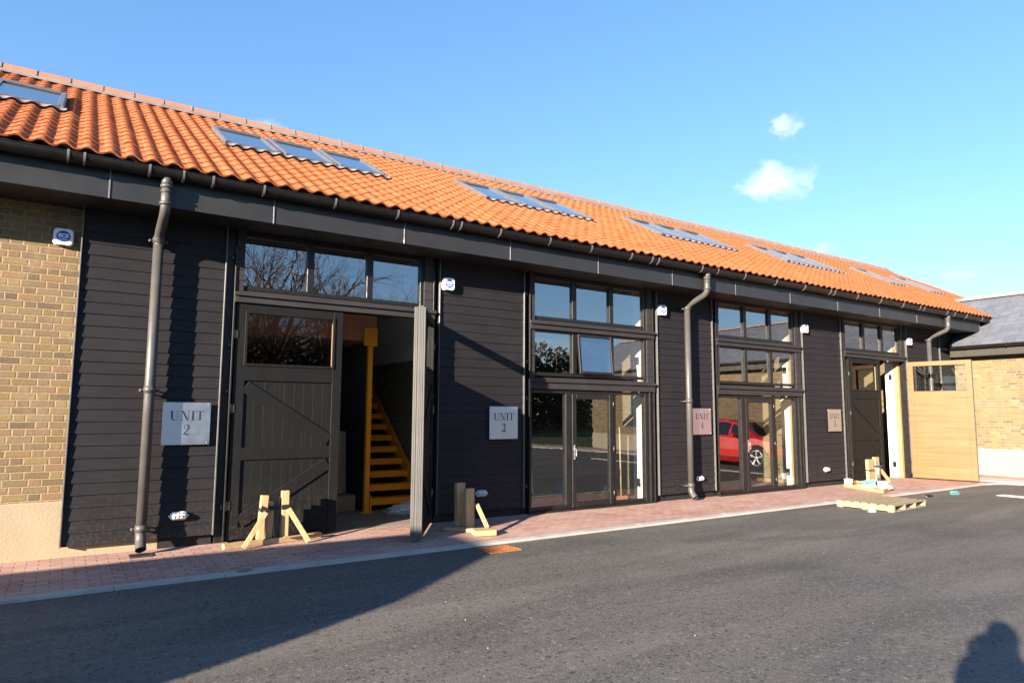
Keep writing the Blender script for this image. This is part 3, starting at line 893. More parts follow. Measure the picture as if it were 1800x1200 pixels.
def leaf(name, W, H, hinge, ang, dirx, inner, glass_z=(2.09, 2.73), label=None):
    """ledged and braced barn door leaf in its own frame: hinge edge at x=0, outside face at y=0"""
    mats = [M['doorblack'], M[inner], M['edge']]
    b = MB()
    X = lambda v: v*dirx
    def bx(x0, x1, y0, y1, z0, z1, bv=0.003, mi=0): b.box(min(X(x0), X(x1)), max(X(x0), X(x1)), y0, y1, z0, z1, bv, mi)
    gx0, gx1 = 0.13, W-0.12
    st = 0.15
    bx(0, gx0, 0, 0.03, 0, H); bx(gx1, W, 0, 0.03, 0, H)
    bx(gx0, gx1, 0.001, 0.03, glass_z[1], H); bx(gx0, gx1, 0.001, 0.03, glass_z[0]-0.2, glass_z[0])
    bx(gx0, gx1, 0.001, 0.03, 0.93, 1.08); bx(gx0, gx1, 0.001, 0.03, 0, 0.14)
    # beads round the light
    for (xa, xb, za, zb) in ((gx0-0.02, gx0+0.012, glass_z[0]-0.02, glass_z[1]+0.02), (gx1-0.012, gx1+0.02, glass_z[0]-0.02, glass_z[1]+0.02)):
        bx(xa, xb, -0.012, 0.012, za, zb)
    bx(gx0+0.012, gx1-0.012, -0.011, 0.012, glass_z[1]-0.012, glass_z[1]+0.02); bx(gx0+0.012, gx1-0.012, -0.011, 0.012, glass_z[0]-0.02, glass_z[0]+0.012)
    # boards behind the braces
    n = 9
    for k in range(n):
        xa, xb = gx0+(gx1-gx0)*k/n+0.0008, gx0+(gx1-gx0)*(k+1)/n-0.0008
        bx(xa, xb, 0.02+random.uniform(0, .0006), 0.04, 0.1, glass_z[0]-0.15, 0.0015)
    def brace(z_a, z_b):
        w2 = 0.075
        pts = [(X(gx0), z_a), (X(gx1), z_b)]
        d = Vector((pts[1][0]-pts[0][0], 0, pts[1][1]-pts[0][1])).normalized()
        b.bar(Vector((pts[0][0], 0.012, pts[0][1]))+d*0.02, Vector((pts[1][0], 0.012, pts[1][1]))-d*0.02, 0.15, 0.022, (0, 1, 0), 0.003)
    brace(1.83, 1.14); brace(0.19, 0.87)
    # core and inside skin
    bx(0.002, gx0-0.001, 0.03, 0.055, 0.002, H-0.002); bx(gx1+0.001, W-0.002, 0.03, 0.055, 0.002, H-0.002)
    bx(gx0-0.001, gx1+0.001, 0.041, 0.055, 0.003, glass_z[0]-0.003); bx(gx0-0.001, gx1+0.001, 0.031, 0.055, glass_z[1]+0.003, H-0.003)
    bx(0.003, gx0, 0.055, 0.072, 0.004, H-0.004, 0.002, 1); bx(gx1, W-0.003, 0.055, 0.072, 0.004, H-0.004, 0.002, 1)
    bx(gx0, gx1, 0.0555, 0.0715, 0.004, glass_z[0], 0.002, 1); bx(gx0, gx1, 0.0555, 0.0715, glass_z[1], H-0.004, 0.002, 1)
    for ya, yb in ((0.003, 0.021), (0.024, 0.040), (0.043, 0.069)): bx(W+0.0005, W+0.005, ya, yb, 0.006, H-0.006, 0.001, 2)
    if inner == 'doorblack':        # lapping strips on the meeting edge
        bx(W-0.07, W+0.004, 0.0735, 0.094, 0.02, H-0.02, 0.003, 2); bx(W-0.05, W+0.002, 0.095, 0.118, 0.02, H-0.02, 0.003, 2); bx(W-0.05, W+0.003, -0.0225, -0.0005, 0.02, H-0.02, 0.003, 2)
    loc = Vector(hinge)-Vector(BO)
    d = b.build(name, mats, barn, None, loc, (0, 0, ang))
    if label: d['label'] = label
    g = MB(); g.face([(X(gx0), 0.035, glass_z[0]), (X(gx1), 0.035, glass_z[0]), (X(gx1), 0.035, glass_z[1]), (X(gx0), 0.035, glass_z[1])])
    g.build('pane', M['barnglass'], d)
    for z in (0.4, 1.55, 2.45):
        h = MB(); h.box(min(X(-0.02), X(0.03)), max(X(-0.02), X(0.03)), -0.008, 0.0, z-0.05, z+0.05, 0.002); h.tube([(X(-0.02), -0.008, z-0.06), (X(-0.02), -0.008, z+0.06)], 0.012, 8)
        h.build('hinge', M['hinge'], d)
    return d

OP = [CS[i]+CW[i] for i in range(4)]        # left sides of the openings of units 2 to 5
XR, MU = (0.16, 2.66), (1.035, 1.85)
for i, o in enumerate(OP):
    side_boards(o, 2.88 if i in (0, 3) else 1.93)
    window_row(o, 3.035, SOF-0.005, XR, MU)
    cover_board(o, 2.872, 3.03)
    if i in (1, 2):
        window_row(o, 2.135, 2.87, XR, MU, open_mid=(i == 1), topw=0.03)
        cover_board(o, 1.925, 2.11)
        glazed_doors(o)
leaf('barn_door', 1.34, 2.83, (1.70, 8.665, 0.03), 0, 1, 'pine', label='closed black barn door leaf with braces')
leaf('barn_door', 1.33, 2.83, (4.36, 8.60, 0.03), R(57.6), -1, 'doorblack', label='black barn door leaf standing open')
leaf('barn_door', 1.36, 2.83, (15.04, 8.665, 0.03), 0, 1, 'pine', label='closed brown-black barn door leaf with braces')
leaf('barn_door', 1.36, 2.83, (17.57, 8.60, 0.03), R(101), -1, 'ply', (2.10, 2.72), label='wide open barn door leaf showing pale timber inside')

# ---------------------------------------------------------------- inside the units
b = MB()
b.box(-9, 25, 8.79, 17.4, -0.06, 0.0)
P(b, 'floor', M['screed'])
b = MB(); b.box(-9, 25, 17.2, 17.45, -0.05, 4.2)
P(b, 'back_wall', M['brickin'])
for i, x in enumerate(CS):
    b = MB(); b.box(x+(0.62 if i == 1 else 0.36) if i else 0.2, x+1.12, 9.06, 17.19, 0.002, 4.25)
    P(b, 'party_wall', M['brickin'])
for i, o in enumerate(OP):
    if i == 0: continue
    b = MB(); b.box(o+2.745, o+2.9, 8.905, 9.12, 0.003, SOF)
    ret = P(b, 'plaster_return', M['plaster'])
    k = MB(); k.box(o+2.74, o+2.89, 8.795, 8.903, 0.003, SOF)
    k.build('jamb_lining', M['jamb'], ret, BO)
    k = MB()
    for z in (0.32, 2.5): k.box(o+2.737, o+2.7445, 8.95, 9.04, z-0.07, z+0.07, 0.003)
    k.build('socket', M['frame'], ret, BO)
# mezzanine of unit 2: joist header on an orange steel post, pale boarded ceiling
b = MB(); b.box(1.56, 4.09, 10.08, 10.16, 2.66, 3.06)
mz = P(b, 'mezzanine_beam', M['timberdark'])
b = MB(); b.box(1.2, 4.08, 10.17, 17.1, 2.70, 2.95)
ceil = plain('foil_backed_board', (0.55, 0.43, 0.30), 0.5, 0, 0.35, 9)
P(b, 'mezzanine_floor', ceil)
b = MB(); b.box(3.96, 4.04, 10.07, 10.15, 0.02, 2.62, 0.008); b.box(3.88, 4.10, 10.055, 10.075, 2.58, 2.87, 0.004); b.box(3.90, 4.10, 10.03, 10.19, 0.003, 0.02, 0.003)
P(b, 'steel_post', M['orange'])
b = MB()
for k in range(60):
    y = 10.2+k*0.09
    b.prism([(0, 0), (0.02, 0.02), (0.02, 0.05), (0, 0.07), (0, 0.09), (0.03, 0.09), (0.03, 0)], (4.0, y, 0.01), (1,0,0), (0,1,0), (0,0,1), 2.64)
P(b, 'corrugated_partition', M['corr'])
b = MB(); b.box(5.03, 5.07, 9.13, 17.1, 2.45, 4.2)
P(b, 'plasterboard', M['plaster'])
for i in (1, 2, 3):
    o = OP[i]
    b = MB(); b.box(o-0.6, o+3.4, 10.4, 17.1, 2.72, 2.97)
    P(b, 'mezzanine_floor', ceil)
    b = MB(); b.box(o+0.7, o+0.8, 10.45, 10.55, 0.0, 2.72, 0.006)
    P(b, 'steel_post', M['orange'])
    if i == 3:
        k = MB()
        for x in (0.15, 0.85, 1.55, 2.25): k.box(o+x, o+x+0.1, 9.9, 10.05, 0.0, 2.6, 0.003)
        k.box(o+0.1, o+2.6, 9.9, 10.05, 2.601, 2.70, 0.003)
        P(k, 'stud_frame', M['jamb'])

# ---------------------------------------------------------------- brick wing on the right, square to the barn
WX = 20.27
WO = (WX+2, 1.0, 0)
wing = empty('brick_wing', WO)
tag(wing, 'yellow brick wing with slate roof, square to the barn end', 'building')
W_ = lambda mb, n, m: mb.build(n, m, wing, WO)
b = MB(); b.box(WX, WX+0.25, -6.5, 8.68, 0.66, 3.2); b.box(WX+0.25, WX+4.3, -6.5, -6.25, 0.66, 3.25)
W_(b, 'wall', M['brickw'])
b = MB(); b.box(WX-0.035, WX+0.25, -6.53, 8.68, -0.05, 0.69, 0.01)
pl = W_(b, 'plinth', M['plinthw'])
b = MB(); b.tube([(WX-0.036, 6.86, 0.30), (WX-0.042, 6.86, 0.30)], 0.10, 20)
b.build('plinth_vent', M['plinthw'], pl, WO)
b = MB(); b.box(WX-0.36, WX+0.2, -6.6, 8.62, 3.10, 3.12); b.box(WX-0.36, WX-0.335, -6.6, 8.62, 3.121, 3.30)
W_(b, 'eaves_board', plain('olive_eaves_board', (0.030, 0.027, 0.021), 0.7, 0, 0.2, 3))
ET = math.atan(0.655); EX, EZ = WX-0.43, 3.38
RX = EX+2.38; RZ = EZ+2.38*0.655
me = bpy.data.meshes.new('roof')
vs, fs, uvs = [], [], []
cx, cz = math.cos(ET), math.sin(ET)
n = int(2.38/cx/0.2)+1
for k in range(n):          # slate courses, each lapping the one below
    sa, sb_ = k*0.2, min((k+1)*0.2+0.02, 2.38/cx)
    ya, yb = -6.7, 9.3 if EX+sb_*cx > WX+0.4 else 8.62
    yb = 8.62 if k < 3 else 10.3
    for (s, h) in ((sa, -0.004), (sa, 0.016), (sb_, 0.0)):
        for y in (ya, yb):
            vs.append((EX+s*cx-h*cz-WO[0], y-WO[1], EZ+s*cz+h*cx))
    i = len(vs)-6
    fs += [[i, i+1, i+3, i+2], [i+2, i+3, i+5, i+4]]
    uvs += [[(ya, sa), (yb, sa), (yb, sa+.01), (ya, sa+.01)], [(ya+k*0.125, sa+0.004), (yb+k*0.125, sa+0.004), (yb+k*0.125, sb_), (ya+k*0.125, sb_)]]
i = len(vs)
vs += [(RX-WO[0], -6.7-WO[1], RZ), (RX-WO[0], 10.3-WO[1], RZ), (2*RX-EX-WO[0], 10.3-WO[1], EZ), (2*RX-EX-WO[0], -6.7-WO[1], EZ)]
fs.append([i, i+1, i+2, i+3]); uvs.append([(0, 0), (1, 0), (1, 1), (0, 1)])
fs = [f[::-1] for f in fs]; uvs = [u[::-1] for u in uvs]
me.from_pydata(vs, [], fs); me.materials.append(M['slate'])
uv = me.uv_layers.new()
for p, u in zip(me.polygons, uvs):
    for li, c in zip(p.loop_indices, u): uv.data[li].uv = c
ro = bpy.data.objects.new('roof', me); COL.objects.link(ro); ro.parent = wing
b = MB()
for k in range(37):
    y = -6.7+0.45*k
    pr = [(-0.13, -0.07), (-0.07, 0.0), (0, 0.035), (0.07, 0.0), (0.13, -0.07)]
    for a in range(4):
        q = [(RX+pr[a][0], y+0.003, RZ+0.05+pr[a][1]), (RX+pr[a+1][0], y+0.003, RZ+0.05+pr[a+1][1]), (RX+pr[a+1][0], y+0.447, RZ+0.05+pr[a+1][1]), (RX+pr[a][0], y+0.447, RZ+0.05+pr[a][1])]
        b.face(q, 0, True)
W_(b, 'ridge', plain('grey_ridge_tile', (0.22, 0.19, 0.18), 0.7, 0, 0.15, 4))
b = MB()
pts = [(math.cos(math.pi*(1+k/10))*0.06, math.sin(math.pi*(1+k/10))*0.06) for k in range(11)]
for k in range(10):
    for r, sg in ((1, 1), (0.93, -1)):
        q = [(EX-0.01+pts[k][0]*r, -6.7, EZ-0.03+pts[k][1]*r), (EX-0.01+pts[k+1][0]*r, -6.7, EZ-0.03+pts[k+1][1]*r), (EX-0.01+pts[k+1][0]*r, 8.62, EZ-0.03+pts[k+1][1]*r), (EX-0.01+pts[k][0]*r, 8.62, EZ-0.03+pts[k][1]*r)]
        b.face(q if sg < 0 else q[::-1], 0, True)
b.tube([(EX-0.07, -6.7, EZ-0.028), (EX-0.07, 8.62, EZ-0.028)], 0.007, 6)
b.prism([(0, 0)]+pts, (EX-0.01, 8.62, EZ-0.03), (1,0,0), (0,0,1), (0,1,0), 0.01)
gw = W_(b, 'gutter', M['gutter'])
b = MB()
for k in range(16):
    y = 8.2-0.93*k
    b.tube([(EX-0.01+p[0]*1.08, y, EZ-0.03+p[1]*1.08) for p in pts[1:8]], 0.012, 6)
b.build('gutter_bracket', M['gutter'], gw, WO)
# a door and two windows further along, seen mirrored in the glass
for y0, y1, z0, z1 in ((-1.6, -0.6, 0.05, 2.2), (-4.4, -3.2, 1.0, 2.3)):
    f = MB(); frame_d = 0.05
    f.box(WX-0.04, WX+0.02, y0, y0+0.07, z0, z1, 0.004); f.box(WX-0.04, WX+0.02, y1-0.07, y1, z0, z1, 0.004)
    f.box(WX-0.039, WX+0.02, y0+0.07, y1-0.07, z1-0.07, z1, 0.004); f.box(WX-0.039, WX+0.02, y0+0.07, y1-0.07, z0, z0+0.07, 0.004)
    w = W_(f, 'window', M['frame'])
    g = MB(); g.box(WX-0.02, WX-0.004, y0+0.07, y1-0.07, z0+0.07, z1-0.07); g.build('pane', M['skyglass'], w, WO)

# ---------------------------------------------------------------- small gabled outbuilding behind on the left: throws the long shadow
SO = (-8.5, 2.9, 0)
shed = empty('outbuilding', SO)
tag(shed, 'small gabled brick outbuilding across the yard behind the camera', 'building')
XE = -6.6
def back(pt):          # gable outline point whose shadow lands on pt
    s = (pt[0]-XE)/2.35
    return (pt[1]-s, s*0.668)
prof = [back(p) for p in ((0.45, 4.45), (1.37, 4.87), (2.31, 5.32), (3.27, 6.02), (4.1, 6.62), (4.22, 7.05), (4.2, 7.6), (3.72, 8.06), (2.95, 8.06), (2.05, 8.12), (0.83, 8.04), (-0.36, 7.72))]
yw0, yw1 = prof[0][0], prof[-1][0]
eave0 = prof[2][1]
ol = [(yw0, -0.05), (yw0, prof[1][1])] + prof[2:-1] + [(yw1, prof[-1][1]), (yw1, -0.05)]
b = MB(); b.prism(ol, (XE, 0, 0), (0,1,0), (0,0,1), (-1,0,0), 4.5)
b.build('wall', M['brickw'], shed, SO)
b = MB()
for a, c in zip(prof[2:-1], prof[3:]):
    n2 = Vector((0, -(c[1]-a[1]), c[0]-a[0])).normalized()*0.03
    b.prism([(0, 0), (4.5, 0), (4.5, 1), (0, 1)], Vector((XE-4.5, a[0], a[1]))+n2*0.1, (1,0,0), Vector((0, c[0]-a[0], c[1]-a[1])), n2.normalized(), 0.02)
b.build('roof', M['lead'], shed, SO)
b = MB(); b.box(XE, XE+0.04, 2.2, 3.1, 0.0, 2.0, 0.004); b.build('door', M['board'], shed, SO)

# ---------------------------------------------------------------- unit signs
def stroke(path, widths):
    """ribbon polygons along a path with varying width"""
    P2 = [Vector(p) for p in path]; out = []; L = []; Rr = []
    for i, p in enumerate(P2):
        d = (P2[min(i+1, len(P2)-1)]-P2[max(i-1, 0)]).normalized(); nn = Vector((-d.y, d.x))
        L.append(p+nn*widths[i]/2); Rr.append(p-nn*widths[i]/2)
    for i in range(len(P2)-1): out.append([tuple(L[i]), tuple(L[i+1]), tuple(Rr[i+1]), tuple(Rr[i])])
    return out
def rect(x0, x1, y0, y1): return [(x0, y0), (x1, y0), (x1, y1), (x0, y1)]
def arcp(cx, cy, rx, ry, a0, a1, n=14):
    return [(cx+rx*math.cos(R(a0+(a1-a0)*k/n)), cy+ry*math.sin(R(a0+(a1-a0)*k/n))) for k in range(n+1)]
TH = 0.035
def glyph(c):
    """high-contrast serif letters, height 1"""
    if c == 'I': return [rect(0.10, 0.27, 0, 1), rect(0, 0.37, 0, TH), rect(0, 0.37, 1-TH, 1)], 0.37
    if c == 'U':
        g = [rect(0.10, 0.26, 0.28, 1), rect(0, 0.37, 1-TH, 1), rect(0.58, 0.86, 1-TH, 1), rect(0.70, 0.735, 0.28, 1)]
        pa = arcp(0.45, 0.29, 0.268, 0.275, 180, 360, 16)
        return g+stroke(pa, [0.16-0.125*min(1, k/9) for k in range(17)]), 0.86
    if c == 'N':
        return [rect(0.13, 0.165, 0, 1), rect(0, 0.30, 0, TH), rect(0, 0.13, 1-TH, 1), [(0.10, 1), (0.28, 1), (0.82, 0), (0.66, 0)],
                rect(0.78, 0.815, 0, 1), rect(0.66, 0.93, 1-TH, 1)], 0.93
    if c == 'T':
        return [rect(0.32, 0.48, 0, 1), rect(0.21, 0.59, 0, TH), rect(0.02, 0.78, 1-TH, 1), [(0, 0.76), (0.03, 0.76), (0.09, 1), (0.02, 1)], [(0.77, 0.76), (0.80, 0.76), (0.78, 1), (0.71, 1)]], 0.80
    if c == '2':
        pa = arcp(0.29, 0.74, 0.22, 0.235, 165, -25, 16) + [(0.36, 0.45), (0.2, 0.28), (0.06, 0.1)]
        w = [0.05, 0.05, 0.045, 0.04, 0.04, 0.045, 0.05, 0.07, 0.09, 0.11, 0.13, 0.14, 0.145, 0.14, 0.13, 0.12, 0.11, 0.08, 0.05, 0.04]
        return stroke(pa, w) + [arcp(0.12, 0.68, 0.065, 0.065, 0, 330, 11)] + stroke([(0.05, 0.1), (0.15, 0.145), (0.3, 0.085), (0.42, 0.05), (0.52, 0.14)], [0.05, 0.1, 0.13, 0.1, 0.03]), 0.56
    if c == '3':
        p1 = arcp(0.26, 0.75, 0.19, 0.225, 150, -85, 16); p2 = arcp(0.26, 0.27, 0.22, 0.255, 85, -150, 16)
        w = [0.055, 0.055, 0.055, 0.06, 0.065, 0.08, 0.10, 0.12, 0.14, 0.15, 0.15, 0.14, 0.12, 0.10, 0.08, 0.065, 0.06]
        return stroke(p1, w)+stroke(p2, w)+[arcp(0.11, 0.80, 0.06, 0.06, 0, 330, 11), arcp(0.09, 0.2, 0.065, 0.065, 0, 330, 11)], 0.5
    if c == '4':
        return [rect(0.30, 0.45, 0, 1), rect(0.2, 0.55, 0, TH), rect(0.0, 0.58, 0.26, 0.3), [(0.0, 0.3), (0.035, 0.3), (0.40, 1), (0.36, 1)]], 0.58
    if c == '5':
        pa = arcp(0.25, 0.3, 0.23, 0.28, 125, -155, 18)
        w = [0.035, 0.035, 0.04, 0.05, 0.07, 0.09, 0.115, 0.135, 0.14, 0.14, 0.13, 0.115, 0.09, 0.07, 0.05, 0.04, 0.04, 0.04, 0.04]
        return stroke(pa, w)+[rect(0.09, 0.125, 0.5, 1), [(0.09, 1), (0.45, 1), (0.42, 0.88), (0.09, 0.88)], arcp(0.09, 0.22, 0.065, 0.065, 0, 330, 11)], 0.5
def lay(mb, text, cx, zb, h, y, t=0.0015, gap=0.12):
    gl = [glyph(c) for c in text]
    wd = sum(g[1] for g in gl)+gap*(len(gl)-1)
    x = cx-wd*h/2
    for g, w in gl:
        for k, poly in enumerate(g):
            mb.prism([(p[0]*h, p[1]*h) for p in poly], (x, y, zb), (1,0,0), (0,0,1), (0,-1,0), t+0.00012*k)
        x += (w+gap)*h
SGN = {0: 'square steel UNIT 2 plate half in the downpipe shadow', 1: 'square steel UNIT 3 plate in the open door shadow',
       2: 'pinkish steel UNIT 4 plate just right of a downpipe', 3: 'cream-looking steel UNIT 5 plate left of the brown-black barn door'}
for i, (x, zt) in enumerate(((0.955, 1.645), (5.315, 1.64), (9.725, 1.65), (14.065, 1.665))):
    o = (x+0.25, 8.625, zt-0.24)
    b = MB(); b.box(x, x+0.505, 8.620, 8.6235, zt-0.485, zt, 0.001)
    s = b.build('unit_sign', M['steel'], None, o); s.location = o
    tag(s, SGN[i], 'sign', 'unit number signs')
    s.rotation_euler = (R(random.uniform(-0.3, 0.3)), 0, R((0.25, -0.25, 0.35, -0.2)[i]))
    b = MB(); lay(b, 'UNIT', x+0.256, zt-0.205, 0.108, 8.6199); lay(b, str(i+2), x+0.25, zt-0.375, 0.122, 8.6199)
    b.build('lettering', M['ink'], s, o)
    b = MB()
    for sx in (0.022, 0.483):
        for sz in (-0.022, -0.463):
            b.tube([(x+sx, 8.6198, zt+sz), (x+sx, 8.613, zt+sz)], 0.0085, 10)
            b.tube([(x+sx, 8.624, zt+sz), (x+sx, 8.66, zt+sz)], 0.006, 8)
    b.build('fixing_stud', M['screw'], s, o)

# ---------------------------------------------------------------- alarm boxes
def text_mesh(txt, size, bold=0.0):
    cu = bpy.data.curves.new('lettering', 'FONT'); cu.body = txt; cu.size = size; cu.extrude = 0.0012; cu.offset = bold
    cu.align_x = 'CENTER'; cu.align_y = 'CENTER'
    ob = bpy.data.objects.new('lettering', cu); COL.objects.link(ob)
    dg = bpy.context.evaluated_depsgraph_get()
    m2 = bpy.data.meshes.new_from_object(ob.evaluated_get(dg))
    bpy.data.objects.remove(ob); bpy.data.curves.remove(cu)
    m2.name = 'lettering'; m2.materials.clear(); m2.materials.append(M['white']); return m2
ECS = text_mesh('ECS', 0.068, 0.0035)
def rounded(w, h, r, n=6):
    pts = []
    for cx_, cz_, a0 in ((w/2-r, h/2-r, 0), (-w/2+r, h/2-r, 90), (-w/2+r, -h/2+r, 180), (w/2-r, -h/2+r, 270)):
        pts += [(cx_+r*math.cos(R(a0+90*k/n)), cz_+r*math.sin(R(a0+90*k/n))) for k in range(n+1)]
    return pts
b = MB()
rings = [(1.0, 0.0), (1.0, -0.055), (0.975, -0.068), (0.93, -0.076), (0.85, -0.08)]
base = rounded(0.225, 0.235, 0.05)
for (s0, y0), (s1, y1) in zip(rings[:-1], rings[1:]):
    for k in range(len(base)):
        p, q = base[k], base[(k+1) % len(base)]
        b.face([(p[0]*s0, y0, p[1]*s0), (p[0]*s1, y1, p[1]*s1), (q[0]*s1, y1, q[1]*s1), (q[0]*s0, y0, q[1]*s0)], 0, True)
b.face([(p[0]*0.85, -0.08, p[1]*0.85) for p in base[::-1]])
AL = ('white alarm box on the yellow brick wall at far left', 'white alarm box on the black boards beside the open black barn door', 'white alarm box above the pinkish UNIT 4 plate and left of its downpipe',
      'white alarm box high above the cream-looking UNIT 5 plate', 'white alarm box above the wide open pale timber door')
am = None
for i, (x, y, z) in enumerate(((-0.105, 8.77, 3.425), (4.585, 8.645, 3.405), (8.965, 8.645, 3.41), (13.315, 8.645, 3.395), (17.755, 8.645, 3.395))):
    if am is None:
        am = b.build('alarm_box', M['white'])
        d = MB(); d.tube([(0, -0.0805, 0.005), (0, -0.0825, 0.005)], 0.078, 28, 0, True, False); d.build('badge', M['blue'], am)
        lo = bpy.data.objects.new('lettering', ECS); COL.objects.link(lo); lo.parent = am; lo.location = (0, -0.0838, 0.012); lo.rotation_euler = (R(90), 0, 0)
        l2 = MB(); l2.box(-0.045, 0.045, -0.0845, -0.0828, -0.043, -0.032); l2.build('badge_strip', M['white'], am)
        l2 = MB(); l2.box(-0.03, 0.03, -0.06, -0.01, -0.1195, -0.1175); l2.build('vent_slot', M['frame'], am)
        o = am
    else: o = copy_tree(am)
    o.location = (x, y, z); o.scale = (0.84, 0.84, 0.80)
    tag(o, AL[i], 'alarm', 'alarm boxes under the eaves')

# ---------------------------------------------------------------- bulkhead lamps low on the boards
LL = ('white caged bulkhead lamp below the UNIT 2 plate', 'bulkhead lamp in shadow beside two upright brown boards', 'bulkhead lamp low beside the downpipe under UNIT 4 plate', 'bulkhead lamp low under the cream-looking UNIT 5 plate')
lm = None
for i, (x, z) in enumerate(((1.18, 0.36), (5.20, 0.37), (9.905, 0.36), (13.955, 0.36))):
    if lm is None:
        def caps_ring(hx, hz, y, n=10):
            pts = []
            r = hz
            for c_, a0 in ((hx-r, -90), (-hx+r, 90)):
                pts += [(c_+r*math.cos(R(a0+180*k/n)), y, r*math.sin(R(a0+180*k/n))) for k in range(n+1)]
            return pts
        b = MB()
        rg_ = [caps_ring(0.108, 0.054, 0), caps_ring(0.108, 0.054, -0.02), caps_ring(0.098, 0.046, -0.026)]
        for a, c in zip(rg_[:-1], rg_[1:]):
            for k in range(len(a)): b.face([a[k], c[k], c[(k+1) % len(a)], a[(k+1) % len(a)]], 0, True)
        b.face(rg_[-1][::-1]); b.tube([(-0.122, -0.01, 0), (-0.1, -0.01, 0)], 0.01, 8); b.tube([(0.1, -0.01, 0), (0.122, -0.01, 0)], 0.01, 8)
        lm = b.build('bulkhead_lamp', M['white'])
        b = MB()
        rg_ = [caps_ring(0.094, 0.042, -0.026), caps_ring(0.092, 0.04, -0.05), caps_ring(0.08, 0.03, -0.066), caps_ring(0.06, 0.015, -0.072)]
        for a, c in zip(rg_[:-1], rg_[1:]):
            for k in range(len(a)): b.face([a[k], c[k], c[(k+1) % len(a)], a[(k+1) % len(a)]], 0, True)
        b.face(rg_[-1][::-1]); b.build('lamp_glass', M['lampglass'], lm)
        b = MB()
        b.tube([(-0.105, -0.03, 0), (-0.09, -0.06, 0), (-0.06, -0.076, 0), (0.06, -0.076, 0), (0.09, -0.06, 0), (0.105, -0.03, 0)], 0.0035, 6)
        for xx in (-0.045, 0.0, 0.045): b.tube([(xx, -0.028, 0.05), (xx, -0.062, 0.04), (xx, -0.076, 0.0), (xx, -0.062, -0.04), (xx, -0.028, -0.05)], 0.0035, 6)
        b.build('cage', M['hinge'], lm)
        o = lm
    else: o = copy_tree(lm)
    o.location = (x, 8.65, z); o.scale = (0.86, 0.86, 0.86)
    tag(o, LL[i], 'wall lamp', 'bulkhead lamps on the clad piers')

# ---------------------------------------------------------------- timber door props
def member(mb, p0, p1, w, t, upd=(0, -1, 0), b=0.004, mi=0): mb.bar(p0, p1, w, t, upd, b, mi)
# by unit 2: long baulk, two taped uprights, two raking struts
o = (2.1, 8.33, 0)
pr2 = empty('door_prop', o); tag(pr2, 'pale timber door prop with two taped uprights before the closed black door', 'door prop', 'timber door props')
b = MB(); b.bar((1.60, 8.27, 0.032), (2.76, 8.45, 0.032), 0.075, 0.062, (0,0,1), 0.005)
b.bar((2.28, 8.30, 0.07), (2.74, 8.38, 0.07), 0.03, 0.012, (0,0,1), 0.002)
b.build('base_beam', M['pinex'], pr2, o)
for x0, x1, y, zt in ((2.015, 2.055, 8.345, 0.565), (2.305, 2.305, 8.40, 0.60)):
    b = MB(); b.bar((x0, y, 0.064), (x1, y+0.01, zt), 0.085, 0.075, (0, -1, 0), 0.005)
    b.build('upright', M['pine'], pr2, o)
b = MB(); b.bar((2.13, 8.44, 0.03), (2.14, 8.44, 0.47), 0.075, 0.06, (0, -1, 0), 0.004); b.build('back_post', M['pine'], pr2, o)
b = MB(); b.tube([(2.235, 8.43, 0.06), (2.225, 8.43, 0.2), (2.225, 8.43, 0.44), (2.235, 8.425, 0.5), (2.255, 8.42, 0.515)], [0.022, 0.03, 0.032, 0.032, 0.02], 14); b.build('pipe_offcut', M['pipe'], pr2, o)
for p0, p1 in (((1.80, 8.17, 0.015), (2.06, 8.29, 0.375)), ((2.545, 8.20, 0.01), (2.335, 8.355, 0.39))):
    b = MB(); b.bar(p0, p1, 0.055, 0.03, (0, -1, 0.3), 0.003); b.build('strut', M['pine'], pr2, o)
b = MB(); b.bar((2.025, 8.345, 0.37), (2.055, 8.35, 0.43), 0.092, 0.083, (0, -1, 0), 0.002); b.bar((2.30, 8.40, 0.385), (2.30, 8.40, 0.44), 0.093, 0.083, (0, -1, 0), 0.002)
b.bar((2.06, 8.375, 0.41), (2.27, 8.405, 0.41), 0.05, 0.012, (0, -1, 0), 0.002); b.bar((2.03, 8.302, 0.33), (2.075, 8.303, 0.39), 0.05, 0.006, (0, -1, 0), 0.001)
b.build('tape', M['tape'], pr2, o)
# by unit 3: two planks on end, raking strut to a block
pr3 = empty('door_prop', (4.65, 7.95, 0)); o = (4.65, 7.95, 0)
tag(pr3, 'two brown planks on end with a raking strut, in the open door shadow', 'door prop', 'timber door props')
for x, y, zt in ((4.55, 8.12, 0.60), (4.615, 7.98, 0.535)):
    b = MB(); b.bar((x, y, 0.03), (x+0.012, y+0.03, zt), 0.155, 0.055, (0.25, -1, 0), 0.004); b.build('plank', M['pine'], pr3, o)
b = MB(); b.obox((4.57, 7.53, 0.04), (0.135, -0.035, 0), (0.03, 0.11, 0), (0, 0, 0.034), 0.005); b.build('foot_block', M['pinex'], pr3, o)
b = MB(); b.bar((4.30, 8.10, 0.025), (4.62, 7.70, 0.025), 0.1, 0.045, (0,0,1), 0.004); b.build('base_beam', M['pinex'], pr3, o)
b = MB(); b.bar((4.635, 7.55, 0.085), (4.70, 7.93, 0.33), 0.05, 0.035, (-0.3, -1, 0.5), 0.003); b.build('strut', M['pine'], pr3, o)
